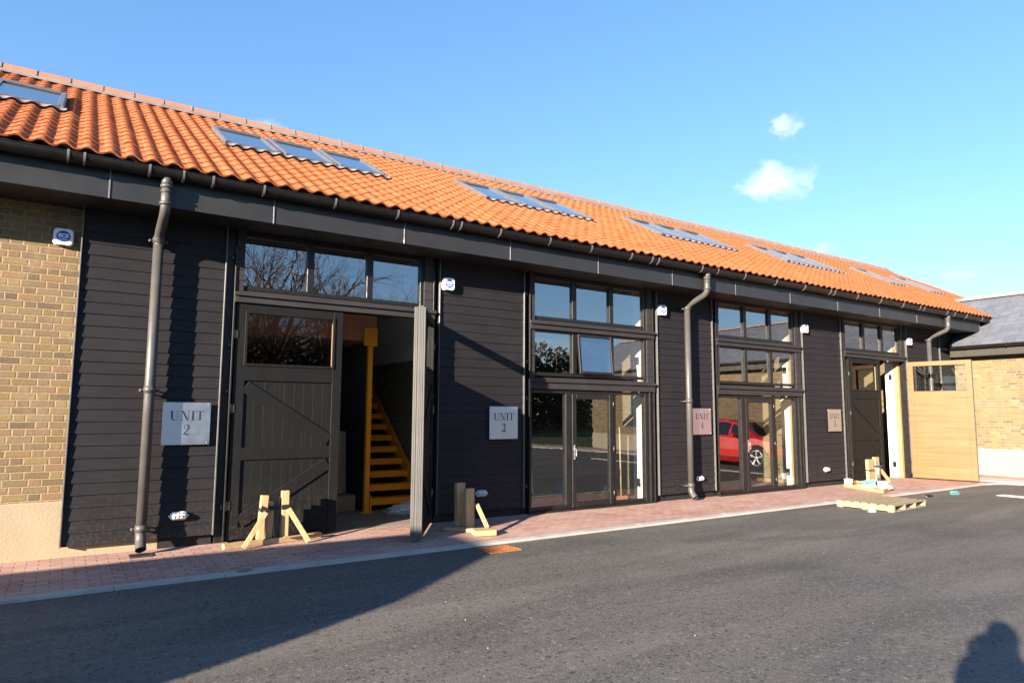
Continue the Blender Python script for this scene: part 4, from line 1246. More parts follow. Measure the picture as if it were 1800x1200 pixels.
# by unit 5
o = (15.6, 8.45, 0)
pr5 = empty('door_prop', o); tag(pr5, 'sunlit taped timber door prop standing behind the cluttered tray', 'door prop', 'timber door props')
for x, y, w, zt in ((15.26, 8.40, 0.27, 0.55), (15.58, 8.43, 0.20, 0.59)):
    b = MB(); b.bar((x, y, 0.0), (x, y+0.01, zt), w, 0.07, (0.1, -1, 0), 0.005); b.build('upright', M['pine'], pr5, o)
b = MB(); b.tube([(15.53, 8.365, 0.0), (15.53, 8.37, 0.46)], 0.045, 14); b.build('pipe_offcut', M['seam'], pr5, o)
b = MB(); b.bar((16.0, 8.36, 0.015), (15.70, 8.42, 0.33), 0.075, 0.04, (0, -1, 0.2), 0.003); b.build('strut', M['pine'], pr5, o)
b = MB(); b.bar((15.26, 8.40, 0.295), (15.26, 8.40, 0.325), 0.28, 0.082, (0.1, -1, 0), 0.001); b.bar((15.57, 8.40, 0.37), (15.57, 8.40, 0.41), 0.21, 0.15, (0.1, -1, 0), 0.001); b.build('tape', M['tape'], pr5, o)

# ---------------------------------------------------------------- cluttered tray before unit 5
def T(x, y): return Vector((14.35, 7.97, 0)) + Vector((0.80, 0.24, 0)).normalized()*x + Vector((-0.42, -0.90, 0)).normalized()*y
ux, uy = Vector((0.958, 0.287, 0)), Vector((-0.423, -0.906, 0))
o = T(0, 0)
b = MB()
c0 = Vector((14.34, 7.95, 0.0))
b.obox(c0+Vector((0, 0, 0.022)), ux*0.50, uy*0.62, (0, 0, 0.018), 0.004)
tr = b.build('board_tray', wood('orange_shuttering_ply', (0.42, 0.2, 0.085), (0.55, 0.3, 0.15), 0, 0.7, 20, 0.2), None, c0); tr.location = c0
tag(tr, 'orange-edged board on the paving cluttered with tools', 'tray')
b = MB()
for sgn in (-1, 1):
    b.obox(c0+uy*0.60*sgn+Vector((0, 0, 0.055)), ux*0.5, uy*0.022, (0, 0, 0.02), 0.003); b.obox(c0+ux*0.478*sgn+Vector((0, 0, 0.055)), ux*0.022, uy*0.575, (0, 0, 0.02), 0.003)
b.build('rim', M['pinex'], tr, c0)
def on(x, y, z=0.042): return c0+ux*x+uy*y+Vector((0, 0, z))
def tub(name, p, r, h, mat, label, cat, tilt=0.0):
    b = MB(); n = 18
    b.tube([(0, 0, 0), (0, 0, h)], [r*0.86, r], n, 0, False)
    b.tube([(0, 0, h), (0, 0, 0.006)], [r*0.94, r*0.8], n, 0, False)
    b.face([(r*0.86*math.cos(2*math.pi*k/n), r*0.86*math.sin(2*math.pi*k/n), 0) for k in range(n)][::-1]); b.face([(r*0.8*math.cos(2*math.pi*k/n), r*0.8*math.sin(2*math.pi*k/n), 0.006) for k in range(n)])
    b.tube([(r*1.0*math.cos(2*math.pi*k/n), r*1.0*math.sin(2*math.pi*k/n), h) for k in range(n+1)], 0.006, 6)
    ob = b.build(name, mat, None, None, p, (tilt, 0, 0)); return tag(ob, label, cat)
tub('paint_tub', on(-0.32, -0.53), 0.085, 0.12, M['white'], 'white paint tub at the left corner of the cluttered board', 'tub')
tub('paint_tub', on(0.1, 0.42), 0.1, 0.13, M['white'], 'white paint tub at the near middle of the cluttered board', 'tub')
b = MB(); b.ellipsoid((0, 0, 0.075), 0.11, 0.09, 0.075, 14, 8); b.tube([(-0.1, 0, 0.1), (0, 0.02, 0.18), (0.1, 0, 0.1)], 0.012, 8); b.box(-0.13, 0.13, -0.05, 0.05, 0, 0.03, 0.01)
tag(b.build('sander', M['iron'], None, None, on(0.2, 0.30), (0, 0, 0.6)), 'dark power sander on the cluttered board', 'power tool')
def crumple(name, p, rx, ry, rz, mat, label, cat, seed, amp=0.35, n=5):
    rnd = random.Random(seed); b = MB(); nu, nv = 20, 12
    b.ellipsoid((0, 0, 0), rx, ry, rz, nu, nv)
    ph = [(rnd.uniform(2, 9), rnd.uniform(2, 9), rnd.uniform(2, 9), rnd.uniform(0, 6)) for _ in range(n)]
    vv = []
    for v in b.v:
        q = Vector((v[0]/rx, v[1]/ry, v[2]/rz)); k = 1+amp*sum(math.sin(a*q.x+c*q.y+d*q.z+e) for a, c, d, e in ph)/n*1.5
        vv.append((v[0]*k, v[1]*k, max(v[2]*k, -rz*0.55)+rz*0.55))
    b.v = vv; b.s = [False]*len(b.f)
    return tag(b.build(name, mat, None, None, p), label, cat)
teal = plain('teal_cloth', (0.16, 0.42, 0.36), 0.8, 0, 0.15, 8)
crumple('rag', on(0.36, 0.02, 0.042), 0.19, 0.22, 0.07, teal, 'pale green crumpled rag on the cluttered board', 'rag', 3)
crumple('paper_sheet', on(-0.15, 0.05, 0.042), 0.13, 0.2, 0.035, M['white'], 'crumpled white paper on the cluttered board', 'paper', 9)
crumple('paper_sheet', on(0.02, 0.56, 0.045), 0.12, 0.09, 0.05, M['white'], 'white paper hanging over the near edge of the cluttered board', 'paper', 19)
b = MB(); b.box(-0.14, 0.14, -0.03, 0.03, 0, 0.025, 0.004); b.tube([(-0.26, 0, 0.018), (-0.14, 0, 0.018)], 0.014, 10)
tag(b.build('scraper', M['iron'], None, None, on(-0.2, -0.2), (0, 0, 0.5)), 'dark hand scraper on the cluttered board', 'hand tool')

# ---------------------------------------------------------------- pallet
pc = Vector((11.86, 6.36, -0.02))
b = MB(); 
pal = empty('pallet', pc, R(5)); pal.scale = (0.93, 0.93, 0.82); tag(pal, 'weathered wooden pallet lying on the asphalt by the kerb', 'pallet')
first = None
for k in range(4):
    b = MB(); x = -0.66+0.44*k
    prof_ = [(-0.5, 0.022), (-0.36, 0.022), (-0.33, 0.06), (-0.12, 0.06), (-0.09, 0.022), (0.09, 0.022), (0.12, 0.06), (0.33, 0.06), (0.36, 0.022), (0.5, 0.022), (0.5, 0.12), (-0.5, 0.12)] if k in (1, 2) else [(-0.5, 0.022), (0.5, 0.022), (0.5, 0.12), (-0.5, 0.12)]
    b.prism(prof_, (x-0.022, 0, 0), (0,1,0), (0,0,1), (1,0,0), 0.044); b.build('bearer', M['pallet'], pal)
for k in range(7):
    b = MB(); y = -0.45+0.15*k+random.uniform(-.006, .006); j = random.uniform(-0.012, 0.012)
    b.obox((j, y, 0.131), (0.69, random.uniform(-.004, .004), 0), (0, 0.05, 0), (0, 0, 0.0105), 0.003); b.build('deck_board', M['pallet'], pal)
for y in (-0.44, 0.0, 0.44):
    b = MB(); b.obox((0, y, 0.011), (0.69, 0, 0), (0, 0.05, 0), (0, 0, 0.0105), 0.003); b.build('bottom_board', M['pallet'], pal)

# ---------------------------------------------------------------- grates, scraps, chips, leaves
o = Vector((4.30, 6.74, -0.02))
b = MB(); ax, ay = Vector((0.20, 0, 0)), Vector((0, 0.15, 0))
frm = MB()
for s in (-1, 1):
    frm.obox(o+ay*s*1.0+Vector((0,0,0.004)), ax*1.06, ay*0.08, (0,0,0.006), 0.002); frm.obox(o+ax*s+Vector((0,0,0.004)), ax*0.05, ay*0.92, (0,0,0.006), 0.002)
dg_ = frm.build('drain_grate', M['rust'], None, o); dg_.location = o
tag(dg_, 'rusty slotted drain grate in the asphalt at the kerb', 'drain grate')
b = MB()
for k in range(9):
    c = o+Vector((-0.17+0.0425*k, 0, 0.004)); b.obox(c, (0.011, 0, 0), (0.03, 0.135, 0), (0,0,0.005), 0.001)
b.build('grate_bars', M['rust'], dg_, o)
b = MB(); b.obox(o+Vector((0,0,0.0005)), ax*0.94, ay*0.9, (0,0,0.0008)); b.build('sump', M['void'], dg_, o)
o = Vector((0.80, 8.40, 0.003))
frm = MB()
for s in (-1, 1):
    frm.obox(o+Vector((0, 0.09*s, 0.003)), (0.1,0,0), (0,0.008,0), (0,0,0.004)); frm.obox(o+Vector((0.1*s, 0, 0.003)), (0.008,0,0), (0,0.09,0), (0,0,0.004))
for k in range(8): frm.obox(o+Vector((-0.08+0.023*k, 0, 0.002)), (0.005,0,0), (0.01,0.085,0), (0,0,0.003))
g2 = frm.build('gully_grate', M['iron'], None, o); g2.location = o; tag(g2, 'small dark gully grate in the paving under a downpipe mouth', 'drain grate')
crumple('rag', (14.9, 6.53, -0.02), 0.085, 0.075, 0.045, plain('cyan_cloth', (0.06, 0.21, 0.2), 0.7, 0, 0.1, 8), 'small turquoise crumpled rag on the asphalt', 'rag', 5)
crumple('rag', (14.05, 6.62, -0.02), 0.13, 0.06, 0.03, M['tape'], 'flattened black scrap on the asphalt', 'scrap', 6)
crumple('paper_sheet', (11.08, 6.1, -0.02), 0.06, 0.045, 0.03, M['white'], 'white paper scrap beside the pallet', 'paper', 7)
crumple('mortar_lump', (1.58, 7.07, 0.004), 0.07, 0.045, 0.02, M['plinthw'], 'pale mortar lump stuck on the kerb edge before the closed black door', 'mortar', 31)
chip = None
for i, (x, y) in enumerate(((2.76, 5.14), (2.65, 4.62), (2.47, 4.0), (2.23, 4.05), (3.37, 4.88), (3.84, 3.43), (4.53, 2.95), (3.73, 4.07), (6.11, 4.17), (5.61, 3.66), (5.73, 4.35), (2.2, 3.6), (7.3, 4.6), (9.5, 4.3), (8.2, 3.7), (6.7, 3.1), (12.9, 4.7), (7.0, 5.6), (3.1, 4.4), (4.9, 4.1), (5.2, 2.9))):
    if chip is None:
        b = MB(); b.ellipsoid((0, 0, 0.006), 0.014, 0.011, 0.008, 6, 4); b.s = [False]*len(b.f); chip = b.build('stone_chip', M['plinthw']); o = chip
    else: o = chip.copy(); COL.objects.link(o)
    s = random.choice((0.18, 0.22, 0.26, 0.3, 0.34, 0.5)); o.location = (x, y, -0.02); o.scale = (s, s, s); o.rotation_euler = (0, 0, random.uniform(0, 6))
    tag(o, 'tiny white stone chip lying loose on the asphalt', 'stone chip', 'white chips on the asphalt')
leafm = plain('dead_leaf', (0.22, 0.15, 0.075), 0.8, 0, 0.3, 20)
lf = None
for i, (x, y) in enumerate(((0.55, 7.75), (2.2, 7.6), (0.2, 7.9), (5.1, 7.75), (5.6, 7.6), (0.9, 6.7), (3.3, 7.9), (1.55, 7.25))):
    if lf is None:
        b = MB()
        pts = [(-0.035, 0, 0.002), (-0.012, 0.017, 0.010), (0.014, 0.015, 0.013), (0.036, 0, 0.004), (0.014, -0.015, 0.008), (-0.012, -0.016, 0.004)]
        b.face([(p[0], p[1], p[2]) for p in pts]); b.face([(p[0], p[1], p[2]-0.001) for p in pts[::-1]]); lf = b.build('fallen_leaf', leafm); o = lf
    else: o = lf.copy(); COL.objects.link(o)
    o.location = (x, y, 0.002 if y > 7.1 else -0.019); o.rotation_euler = (0, 0, random.uniform(0, 6)); s = random.uniform(0.6, 1.1); o.scale = (s, s, s)
    tag(o, 'dry brown leaf lying on the ground by the kerb', 'leaf', 'fallen leaves')

# ---------------------------------------------------------------- things inside unit 2
o = (4.4, 10.4, 0)
st = empty('staircase', o); tag(st, 'open orange steel staircase inside the open black doors', 'staircase')
for k in range(12):
    b = MB(); y = 10.22+0.235*k; z = 0.19*(k+1)
    b.box(4.11, 4.97, y, y+0.25, z-0.045, z, 0.003); b.box(4.11, 4.97, y-0.007, y-0.0005, z-0.095, z-0.001, 0.001)
    b.build('tread', M['orange'], st, o)
for x in (4.085, 4.995):
    b = MB(); b.prism([(10.12, 0.0), (10.25, 0.0), (13.2, 2.33), (13.2, 2.62), (10.12, 0.22)], (x-0.012, 0, 0), (0,1,0), (0,0,1), (1,0,0), 0.024); b.build('stringer', M['orange'], st, o)
def cbox(name, c, sx, sy, sz, rot, label, lean=0.0):
    b = MB(); b.box(-sx/2, sx/2, -sy/2, sy/2, 0, sz, 0.006)
    ob = b.build(name, M['card'], None, None, c, (lean, 0, rot)); tag(ob, label, 'box', 'cardboard boxes inside the doorway')
    k = MB(); k.box(-0.025, 0.025, -sy/2-0.001, sy/2+0.001, sz*0.2, sz+0.001); k.build('parcel_tape', plain('parcel_tape', (0.42, 0.27, 0.14), 0.3, 0, 0.1), ob); return ob
cbox('cardboard_box', (3.58, 10.62, 0.002), 0.70, 0.5, 0.25, 0.03, 'wide flat cardboard box on the floor inside the doorway')
cbox('cardboard_box', (3.66, 10.58, 0.255), 0.22, 0.15, 0.66, 0.15, 'tall cardboard box standing on the wide flat one', R(-4))
cbox('cardboard_box', (3.80, 10.74, 0.255), 0.2, 0.06, 0.98, 0.05, 'tallest thin cardboard box leaning behind the other tall one', R(-5))
crumple('polythene_bundle', (4.52, 9.72, 0.0), 0.3, 0.2, 0.1, M['poly'], 'crumpled grey polythene at the foot of the orange stairs', 'bundle', 11)
# things behind the glass of unit 3
o3 = OP[1]
lb = None
for k in range(6):
    if lb is None:
        b = MB(); b.box(-0.05, 0.05, -0.012, 0.012, 0, 0.98, 0.003); lb = b.build('leaning_board', M['white']); o = lb
    else: o = lb.copy(); COL.objects.link(o)
    o.location = (o3+0.72+0.2*k, 10.9, 0.0); o.rotation_euler = (R(-12), R(4), 0)
    tag(o, 'pale board leaning in a row behind the left door glass', 'board', 'boards leaning in a row behind glass')
tub('bucket', (o3+1.75, 9.9, 0.0), 0.16, 0.3, plain('blue_bucket', (0.03, 0.12, 0.3), 0.4), 'blue bucket on the floor behind the glass door', 'bucket')
b = MB(); b.tube([(0, 0, 0.05), (0.02, 0.05, 1.3)], 0.013, 10)
br_ = b.build('broom', M['pine'], None, None, (o3+2.55, 9.25, 0)); tag(br_, 'broom leaning by the white return behind the glass', 'broom')
b = MB(); b.box(-0.14, 0.14, -0.03, 0.03, 0, 0.07, 0.01); b.build('broom_head', M['timberdark'], br_)
crumple('rubble_sack', (o3+2.35, 9.45, 0.0), 0.2, 0.15, 0.14, M['tape'], 'black sack slumped at the foot of the broom', 'sack', 12)

# ---------------------------------------------------------------- red car parked beside the wing (mirrored in the glass of unit 4)
red = plain('red_car_paint', (0.55, 0.012, 0.01), 0.3, 0, 0.03, 2, spec=0.6, coat=1.0, rvar=0.03)
tyre = plain('tyre_rubber', (0.015, 0.015, 0.015), 0.8)
carglass = plain('dark_car_glass', (0.012, 0.014, 0.016), 0.05, 0, 0.05, spec=0.8, coat=1.0, rvar=0.01)
alloy = plain('alloy_wheel', (0.6, 0.6, 0.62), 0.3, 1.0, 0.05)
car = empty('parked_car', (17.6, 3.65, -0.02)); tag(car, 'red hatchback car parked beside the wing wall', 'car')
# stations along +y (nose): y, sill z, belt z, roof z, half width low, half width roof
ST = [(-1.98, 0.42, 0.78, 0.80, 0.62, 0.58), (-1.92, 0.30, 0.92, 0.96, 0.76, 0.66), (-1.75, 0.24, 0.97, 1.12, 0.83, 0.64), (-1.45, 0.2, 0.97, 1.33, 0.85, 0.60), (-1.0, 0.18, 0.95, 1.42, 0.86, 0.59),
      (-0.4, 0.17, 0.93, 1.44, 0.865, 0.59), (0.15, 0.17, 0.91, 1.42, 0.865, 0.585), (0.55, 0.17, 0.90, 1.32, 0.86, 0.60), (0.95, 0.18, 0.90, 1.08, 0.86, 0.66), (1.2, 0.18, 0.89, 0.935, 0.85, 0.70), (1.6, 0.2, 0.82, 0.86, 0.83, 0.68), (1.88, 0.26, 0.68, 0.74, 0.77, 0.62), (2.02, 0.36, 0.58, 0.62, 0.64, 0.52)]
def sect(s):
    y, z0, zb, zr, w, wr = s
    h = [(0, z0), (w*0.86, z0), (w*0.97, z0+0.1), (w, (z0+zb)/2), (w*0.985, zb-0.03), (w*0.955, zb), (wr+0.03, zr-0.05), (wr*0.82, zr-0.005), (0, zr+0.01)]
    return [Vector((x, y, z)) for x, z in h]+[Vector((-x, y, z)) for x, z in h[-2:0:-1]]
b = MB(); SS = [sect(s) for s in ST]; n = len(SS[0])
for a, c in zip(SS[:-1], SS[1:]):
    for k in range(n): b.face([a[k], a[(k+1) % n], c[(k+1) % n], c[k]], 0, True)
b.face(SS[0]); b.face(SS[-1][::-1])
body = b.build('body', red, car)
def lerp_st(y):
    for a, c in zip(ST[:-1], ST[1:]):
        if a[0] <= y <= c[0]:
            t = (y-a[0])/(c[0]-a[0]); return tuple(a[i]+(c[i]-a[i])*t for i in range(6))
def side_pt(y, f, sx):     # point on the side glass band: f 0 belt, 1 roof
    s = sect(lerp_st(y)); p = s[5].lerp(s[6], f); return Vector((sx*(p.x+0.006), y, p.z))
for sx in (-1, 1):
    for ys in ((-1.32, -0.62), (-0.54, 0.30), (0.36, 0.66)):
        b = MB()
        m = 6
        for k in range(m):
            ya, yb = ys[0]+(ys[1]-ys[0])*k/m, ys[0]+(ys[1]-ys[0])*(k+1)/m
            q = [side_pt(ya, 0.06, sx), side_pt(yb, 0.06, sx), side_pt(yb, 0.9, sx), side_pt(ya, 0.9, sx)]
            b.face(q if sx > 0 else q[::-1], 0, True)
        b.build('side_window', carglass, car)
for y0, y1, nm in ((0.56, 1.17, 'windscreen'), (-1.9, -1.52, 'rear_window')):
    b = MB(); m = 6
    for k in range(m):
        ya, yb = y0+(y1-y0)*k/m, y0+(y1-y0)*(k+1)/m
        sa, sb_ = sect(lerp_st(ya)), sect(lerp_st(yb))
        for j in range(-4, 4):
            def pt(s, u):
                a = abs(u); p = s[7].lerp(Vector((0, s[7].y, s[8].z)), 1-a) if a < 1 else s[7]
                return Vector((math.copysign(p.x*0.98, u), p.y, p.z+0.008))
            q = [pt(sa, j/4), pt(sa, (j+1)/4), pt(sb_, (j+1)/4), pt(sb_, j/4)]
            b.face(q, 0, True)
    b.build(nm, carglass, car)
wm = None
for sx in (-1, 1):
    for y in (-1.28, 1.25):
        ar = MB(); ar.tube([(sx*0.70, y, 0.33), (sx*0.868, y, 0.33)], 0.365, 26); ar.build('wheel_arch', M['void'], car)
        w = MB(); prf = [(0.2, 0.0), (0.305, 0.0), (0.32, 0.03), (0.32, 0.17), (0.305, 0.2), (0.2, 0.2)]
        N_ = 30
        for k in range(N_):
            for (r0, x0), (r1, x1) in zip(prf[:-1], prf[1:]):
                a0, a1 = 2*math.pi*k/N_, 2*math.pi*(k+1)/N_
                f = lambda r, x, a: (sx*(0.685+x), y+r*math.cos(a), 0.32+r*math.sin(a))
                w.face([f(r0, x0, a0), f(r0, x0, a1), f(r1, x1, a1), f(r1, x1, a0)], 0, True)
        wo_ = w.build('wheel', tyre, car)
        r_ = MB()
        r_.tube([(sx*(0.70), y, 0.32), (sx*0.72, y, 0.32)], 0.2, 24); 
        for k in range(5):
            a = 2*math.pi*k/5+0.3
            for da in (-0.12, 0.12):
                r_.bar((sx*0.868, y+0.04*math.cos(a), 0.32+0.04*math.sin(a)), (sx*0.872, y+0.205*math.cos(a+da), 0.32+0.205*math.sin(a+da)), 0.035, 0.03, (sx, 0, 0), 0.005)
        r_.tube([(sx*0.84, y, 0.32), (sx*0.885, y, 0.32)], 0.05, 14)
        r_.tube([(sx*0.878, y+0.21*math.cos(2*math.pi*k/28), 0.32+0.21*math.sin(2*math.pi*k/28)) for k in range(29)], 0.014, 8)
        r_.build('rim', alloy, wo_)
for sx in (-1, 1):
    b = MB(); b.ellipsoid((sx*0.66, 1.78, 0.68), 0.14, 0.14, 0.075, 14, 8); b.build('headlight', M['lampglass'], car)
    b = MB(); b.ellipsoid((sx*0.70, -1.85, 0.80), 0.12, 0.08, 0.1, 14, 8); b.build('tail_light', plain('red_lens', (0.3, 0.01, 0.01), 0.2), car)
    b = MB(); b.obox((sx*0.95, 0.62, 0.95), (0.09, 0, 0), (0, 0.05, 0), (0, 0, 0.06), 0.03); b.build('wing_mirror', red, car)
    b = MB(); b.box(min(sx*0.862, sx*0.885), max(sx*0.862, sx*0.885), -0.42, -0.24, 0.745, 0.775, 0.008); b.build('handle', red, car)
    b = MB()
    for y in (-0.58, 0.72): b.box(min(sx*0.85, sx*0.868), max(sx*0.85, sx*0.868), y-0.004, y+0.004, 0.24, 0.86)
    b.box(min(sx*0.85, sx*0.869), max(sx*0.85, sx*0.869), -0.9, 0.9, 0.285, 0.315, 0.004); b.build('door_seam', M['void'], car)
b = MB(); b.box(-0.4, 0.4, 1.965, 2.02, 0.42, 0.56, 0.02); b.build('grille', M['void'], car)
b = MB(); b.box(-0.75, 0.75, 1.80, 1.90, 0.24, 0.31, 0.02); b.box(-0.75, 0.75, -1.93, -1.84, 0.26, 0.36, 0.02); b.build('bumper_trim', M['void'], car)

# ---------------------------------------------------------------- the photographer, just behind the lens
def skin(name, nodes, edges, radii, mat, parent=None, sub=2, root=0, smooth=True):
    me = bpy.data.meshes.new(name); me.from_pydata(nodes, edges, [])
    ob = bpy.data.objects.new(name, me); COL.objects.link(ob)
    sm = ob.modifiers.new('skin', 'SKIN'); sm.use_smooth_shade = True
    sv = me.skin_vertices[0] if len(me.skin_vertices) else None
    if sv is None:
        bm = bmesh.new(); bm.from_mesh(me); bm.verts.layers.skin.verify(); bm.to_mesh(me); bm.free(); sv = me.skin_vertices[0]
    for i, r in enumerate(radii):
        sv.data[i].radius = r if isinstance(r, tuple) else (r, r); sv.data[i].use_root = (i == root)
    su = ob.modifiers.new('sub', 'SUBSURF'); su.levels = sub; su.render_levels = sub
    dg = bpy.context.evaluated_depsgraph_get(); dg.update()
    m2 = bpy.data.meshes.new_from_object(ob.evaluated_get(dg)); m2.name = name
    bpy.data.objects.remove(ob); bpy.data.meshes.remove(me)
    m2.materials.clear(); m2.materials.append(mat)
    for p in m2.polygons: p.use_smooth = True
    o2 = bpy.data.objects.new(name, m2); COL.objects.link(o2)
    if parent is not None: o2.parent = parent
    return o2
skinm = plain('skin', (0.45, 0.26, 0.19), 0.55, 0, 0.08, 12)
coatm = plain('dark_coat_cloth', (0.03, 0.035, 0.05), 0.85, 0, 0.2, 9, 0.3, 60)
jean = plain('denim', (0.05, 0.07, 0.13), 0.85, 0, 0.2, 9, 0.3, 90)
hairm = plain('brown_hair', (0.05, 0.03, 0.02), 0.6, 0, 0.3, 30)
# local frame: +y is where the person looks, origin on the ground under the body
FY = Vector((math.sin(yaw), math.cos(yaw), 0))
po = -FY*0.36
man = empty('person', (po.x, po.y, -0.02), -yaw)
tag(man, 'person in a dark coat holding a camera up to the face', 'person')
nodes = [(0, 0, 0.95), (0, -0.01, 1.12), (0, -0.01, 1.28), (0, 0.0, 1.42), (0, 0.02, 1.50), (0, 0.06, 1.60), (0, 0.075, 1.70),
         (0.19, 0.0, 1.41), (0.24, 0.10, 1.25), (0.14, 0.20, 1.42), (0.10, 0.225, 1.50),
         (-0.19, 0.0, 1.41), (-0.24, 0.10, 1.25), (-0.15, 0.24, 1.42), (-0.075, 0.265, 1.47),
         (0.11, 0, 0.88), (0.12, 0.02, 0.50), (0.125, -0.02, 0.1), (0.13, 0.12, 0.045),
         (-0.11, 0, 0.88), (-0.12, 0.02, 0.50), (-0.125, -0.02, 0.1), (-0.13, 0.12, 0.045)]
edges = [(0,1),(1,2),(2,3),(3,4),(4,5),(5,6),(3,7),(7,8),(8,9),(9,10),(3,11),(11,12),(12,13),(13,14),(0,15),(15,16),(16,17),(17,18),(0,19),(19,20),(20,21),(21,22)]
rad = [(0.20,0.15),(0.20,0.15),(0.22,0.15),(0.17,0.12),0.075,(0.078,0.095),(0.075,0.09),0.09,0.08,0.055,0.036,0.09,0.08,0.055,0.036,0.095,0.066,0.046,0.045,0.095,0.066,0.046,0.045]
body = skin('body', nodes, edges, rad, coatm, man)
# head and neck skin stand just proud of the collar; hair cap over them
b = MB(); b.ellipsoid((0, 0.075, 1.63), 0.080, 0.098, 0.122, 20, 14); b.ellipsoid((0, 0.172, 1.615), 0.014, 0.02, 0.026, 10, 8)
for s in (-1, 1): b.ellipsoid((0.08*s, 0.07, 1.625), 0.012, 0.022, 0.034, 10, 8)
b.ellipsoid((0, 0.158, 1.57), 0.026, 0.012, 0.008, 10, 6)
b.build('head', skinm, man)
b = MB()
for s in (-1, 1): b.ellipsoid((0.032*s, 0.160, 1.64), 0.013, 0.009, 0.008, 10, 6)
b.build('eyes', M['white'], man)
b = MB(); b.ellipsoid((0, 0.055, 1.66), 0.098, 0.108, 0.118, 20, 12); b.build('hair', hairm, man)
b = MB()
for s in (-1, 1):
    b.tube([(0.085*s, 0, 0.98), (0.10*s, 0, 0.86), (0.12*s, 0.02, 0.5), (0.126*s, -0.02, 0.09)], [0.05, 0.105, 0.077, 0.062], 14)
b.build('trousers', jean, man)
b = MB()
for s in (-1, 1): b.tube([(0.128*s, -0.07, 0.05), (0.13*s, 0.03, 0.055), (0.132*s, 0.15, 0.04)], [0.045, 0.052, 0.036], 12)
b.build('shoes', M['tape'], man)
# hands: palm plus four unequal fingers and a thumb closing round the camera
for s, pw in ((1, Vector((0.10, 0.23, 1.50))), (-1, Vector((-0.075, 0.27, 1.475)))):
    nd = [tuple(pw), (pw.x-0.005*s, pw.y+0.025, pw.z+0.03)]
    ed = [(0, 1)]; rd = [(0.030, 0.022), (0.034, 0.016)]
    for k in range(4):
        f0 = (pw.x-0.008*s, pw.y+0.04, pw.z+0.008+0.02*k); ln = (0.8, 0.95, 1.0, 0.9)[k]
        i = len(nd); nd += [f0, (f0[0]-0.012*s, f0[1]+0.032*ln, f0[2]+0.006), (f0[0]-0.035*s, f0[1]+0.036*ln, f0[2]+0.008), (f0[0]-0.052*s, f0[1]+0.026*ln, f0[2]+0.007)]
        ed += [(1, i), (i, i+1), (i+1, i+2), (i+2, i+3)]; rd += [0.0095, 0.009, 0.0085, 0.0075]
    i = len(nd); nd += [(pw.x-0.03*s, pw.y-0.002, pw.z+0.03), (pw.x-0.055*s, pw.y-0.004, pw.z+0.045)]; ed += [(1, i), (i, i+1)]; rd += [0.011, 0.009]
    skin('hand', nd, ed, rd, skinm, man, 1)
b = MB(); b.ellipsoid((-0.03, 0.10, 1.40), 0.20, 0.17, 0.15, 18, 12); b.ellipsoid((-0.09, 0.19, 1.42), 0.11, 0.1, 0.1, 14, 10)  # bulk added at the chest to close the arm gap in the cast shadow
b.build('shadow_filler', plain('red_brown_filler', (0.1, 0.03, 0.02), 0.9), man)
cc = bpy.data.objects.new('hand_camera', None)
b = MB(); b.box(-0.068, 0.068, -0.03, 0.03, -0.048, 0.04, 0.008); b.box(-0.03, 0.03, -0.025, 0.03, 0.038, 0.07, 0.008)
hc = b.build('hand_camera', M['frame'], None, None, tuple(Vector((0, 0, 1.54))-FY*0.14), (0, 0, -yaw))
tag(hc, 'black camera held up in front of the person in the dark coat', 'camera')
b = MB(); b.tube([(0, 0.03, 0), (0, 0.095, 0)], [0.036, 0.039], 20); b.build('lens', M['frame'], hc)
bpy.data.objects.remove(cc)

# ---------------------------------------------------------------- bare winter trees and a wooded bank across the yard (seen in the glass)
bark = plain('bark', (0.085, 0.06, 0.042), 0.9, 0, 0.3, 8, 0.5, 40, spec=0.1)
twig = plain('twig_bark', (0.12, 0.07, 0.045), 0.9, 0, 0.3, 8, spec=0.1)
def bare_tree(seed, H):
    rnd = random.Random(seed); tr_, tw = MB(), MB()
    def grow(p, d, L, r, lev):
        n = 3 if lev < 3 else 2
        pts = [p]; rr = [r]
        for k in range(n):
            d = (d+Vector((rnd.uniform(-1, 1), rnd.uniform(-1, 1), rnd.uniform(-0.3, 0.8)))*0.16).normalized()
            p = p+d*L/n; pts.append(p); rr.append(r*(1-0.45*(k+1)/n))
        (tr_ if lev < 2 else tw).tube(pts, rr, 7 if lev < 2 else (4 if lev < 4 else 3), 0, False)
        if lev >= 5: return
        m = (3, 4, 4, 4, 3)[lev]
        for k in range(m):
            a = rnd.uniform(0, 6.28); sp = rnd.uniform(0.35, 0.85)
            e = d.orthogonal().normalized(); f = d.cross(e)
            nd = (d*math.cos(sp)+(e*math.cos(a)+f*math.sin(a))*math.sin(sp)).normalized()
            i = rnd.randint(1, n); q = pts[i] if k else pts[-1]
            grow(q, nd, L*rnd.uniform(0.58, 0.8), rr[i]*0.68, lev+1)
    grow(Vector((0, 0, -0.1)), Vector((0, 0, 1)), H*0.30, H*0.018, 0)
    return tr_, tw
protos = []
for sd, H in ((1, 19.0), (2, 17.5), (3, 16.5)):
    a, c = bare_tree(sd, H); t = a.build('bare_tree', bark); c.build('crown', twig, t); protos.append([t, False])
TP = [(10.5, -30, 0), (13.5, -33, 1), (16.0, -29, 2), (19.0, -34, 0), (22.5, -31, 1), (8.0, -36, 2), (12, -38, 0), (5.0, -32, 1), (17.8, -37, 1), (14.8, -35, 0), (11.8, -32, 1), (20.6, -36, 2), (16.4, -31, 1), (24.0, -36, 0)]
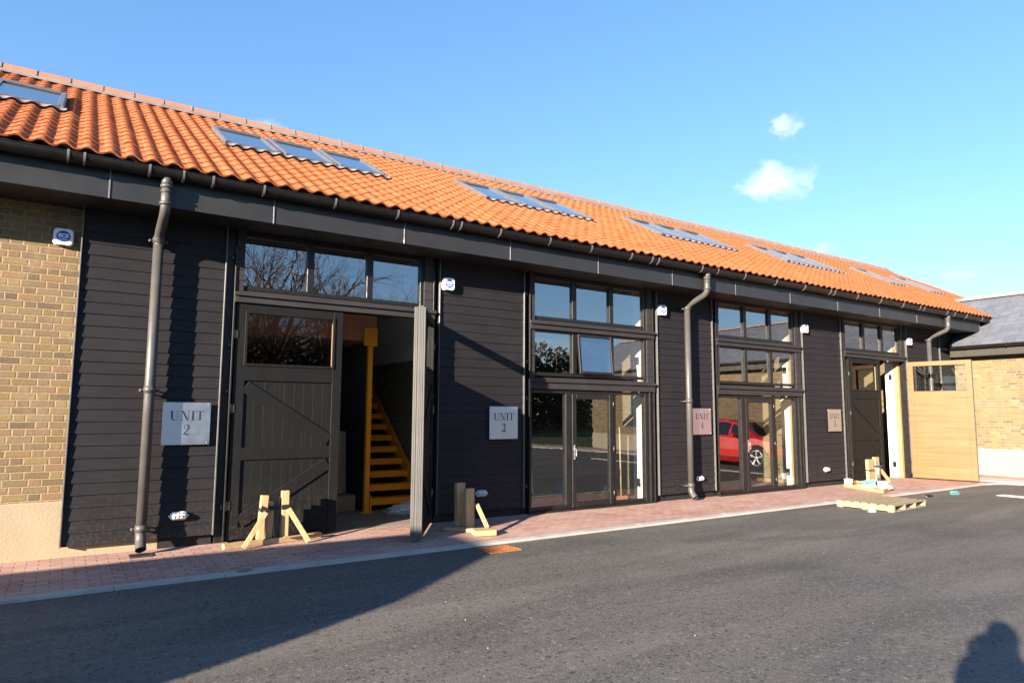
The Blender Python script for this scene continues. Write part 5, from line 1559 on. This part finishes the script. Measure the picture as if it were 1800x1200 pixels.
for i, (x, y, k) in enumerate(TP):
    p = protos[k]
    o = p[0] if not p[1] else copy_tree(p[0]); p[1] = True
    o.location = (x, y, -0.08); o.rotation_euler = (0, 0, i*1.3); s = 1.0+0.12*math.sin(i*2.1) if x < 20 else 0.8
    o.scale = (s, s, s)
    tag(o, 'bare winter tree standing in the row far behind the camera', 'tree', 'bare trees behind the yard')
lfm = plain('winter_foliage', (0.06, 0.042, 0.022), 0.9, 0, 0.5, 0.8, spec=0.1)
rnd = random.Random(5)
def leaf_mass(mb, c, rx, ry, rz, n, sz):
    for _ in range(n):
        while True:
            q = Vector((rnd.uniform(-1, 1), rnd.uniform(-1, 1), rnd.uniform(-1, 1)))
            if 0.25 < q.length < 1: break
        p = Vector((c[0]+q.x*rx, c[1]+q.y*ry, c[2]+q.z*rz))
        a = Vector((rnd.gauss(0, 1), rnd.gauss(0, 1), rnd.gauss(0, 1))).normalized(); e = a.orthogonal().normalized(); f = a.cross(e); s = sz*rnd.uniform(0.6, 1.3)
        mb.face([p-e*s-f*s*0.6, p+e*s-f*s*0.6, p+e*s*0.6+f*s, p-e*s*0.6+f*s])
b = MB()
for k in range(30):
    x = 2+k*2.2; leaf_mass(b, (x, -43+rnd.uniform(-2, 2), 3.3*(1 if x < 58 else 0.5)), 2.6, 2.2, 5.5*(1 if x < 58 else 0.5)+rnd.uniform(-0.5, 0.7), 1300, 0.2)
tag(b.build('woodland', lfm), 'brown wooded bank across the yard', 'woodland', kind='stuff')
ev = plain('evergreen_foliage', (0.03, 0.045, 0.018), 0.9, 0, 0.4, 2, spec=0.1)
b = MB(); b.tube([(0, 0, 0), (0, 0, 3)], [0.22, 0.12], 8); et = b.build('evergreen_tree', bark, None, None, (19.5, -27, -0.08)); tag(et, 'dark evergreen tree in front of the bare trees', 'tree')
b = MB(); leaf_mass(b, (0, 0, 5.4), 1.9, 1.9, 3.6, 1500, 0.24); b.build('crown', ev, et)

# ---------------------------------------------------------------- small fair-weather clouds, far off
def cloud(d, px_w, px_h, dens, label, seed, thr=0.46, sc=5.0):
    d = Vector(d).normalized(); D = 1500.0
    px = D*d.dot(fwd)/1187
    c = Vector((0, 0, 1.54))+d*D
    w, h = px_w*px/2, px_h*px/2
    b = MB(); b.ellipsoid((0, 0, 0), 1, 1, 1, 20, 12)
    t = NT('cloud_vapour'); t.t.nodes.remove(t.bs)
    v = t.n('VolumePrincipled'); v.inputs['Color'].default_value = (1, 1, 1, 1); v.inputs['Anisotropy'].default_value = 0.0
    co = t.coords((1, 1, 1), (seed, 0, 0)); co0 = t.coords()
    nz = t.noise(co, sc*0.45, 9, 0.68, 0.6)
    ln = t.n('VectorMath', operation='LENGTH'); t.l(co0, ln.inputs[0])
    fall = t.maprange(ln.outputs['Value'], 0.1, 0.98, 0.20, -0.30)
    dn = t.maprange(t.math('ADD', nz, fall), thr, thr+0.34, 0, dens/w)
    t.l(dn, v.inputs['Density']); t.l(v.outputs[0], t.out.inputs['Volume'])
    o = b.build('cloud', t.mat, None, None, c); o.scale = (w, w*0.8, h)
    o.rotation_euler = (0, 0, -math.atan2(d.x, d.y))
    return tag(o, label, 'cloud', 'small clouds over the roof')
cloud((0.782, 0.539, 0.313), 200, 135, 2.3, 'larger white puffy cloud in the right of the sky', 3.1)
cloud((0.77, 0.514, 0.377), 105, 86, 1.4, 'small wispy cloud above the larger puffy one', 8.4)
cloud((0.205, 0.903, 0.379), 110, 40, 0.45, 'faint wisp of cloud just over the roof ridge at left', 5.2, 0.44)
cloud((0.911, 0.376, 0.172), 130, 40, 0.35, 'faint wisp of cloud low at right over the slates', 1.7, 0.44)
cloud((0.832, 0.508, 0.222), 70, 50, 0.45, 'faint tuft of cloud just above the far end of the ridge', 6.6, 0.44)
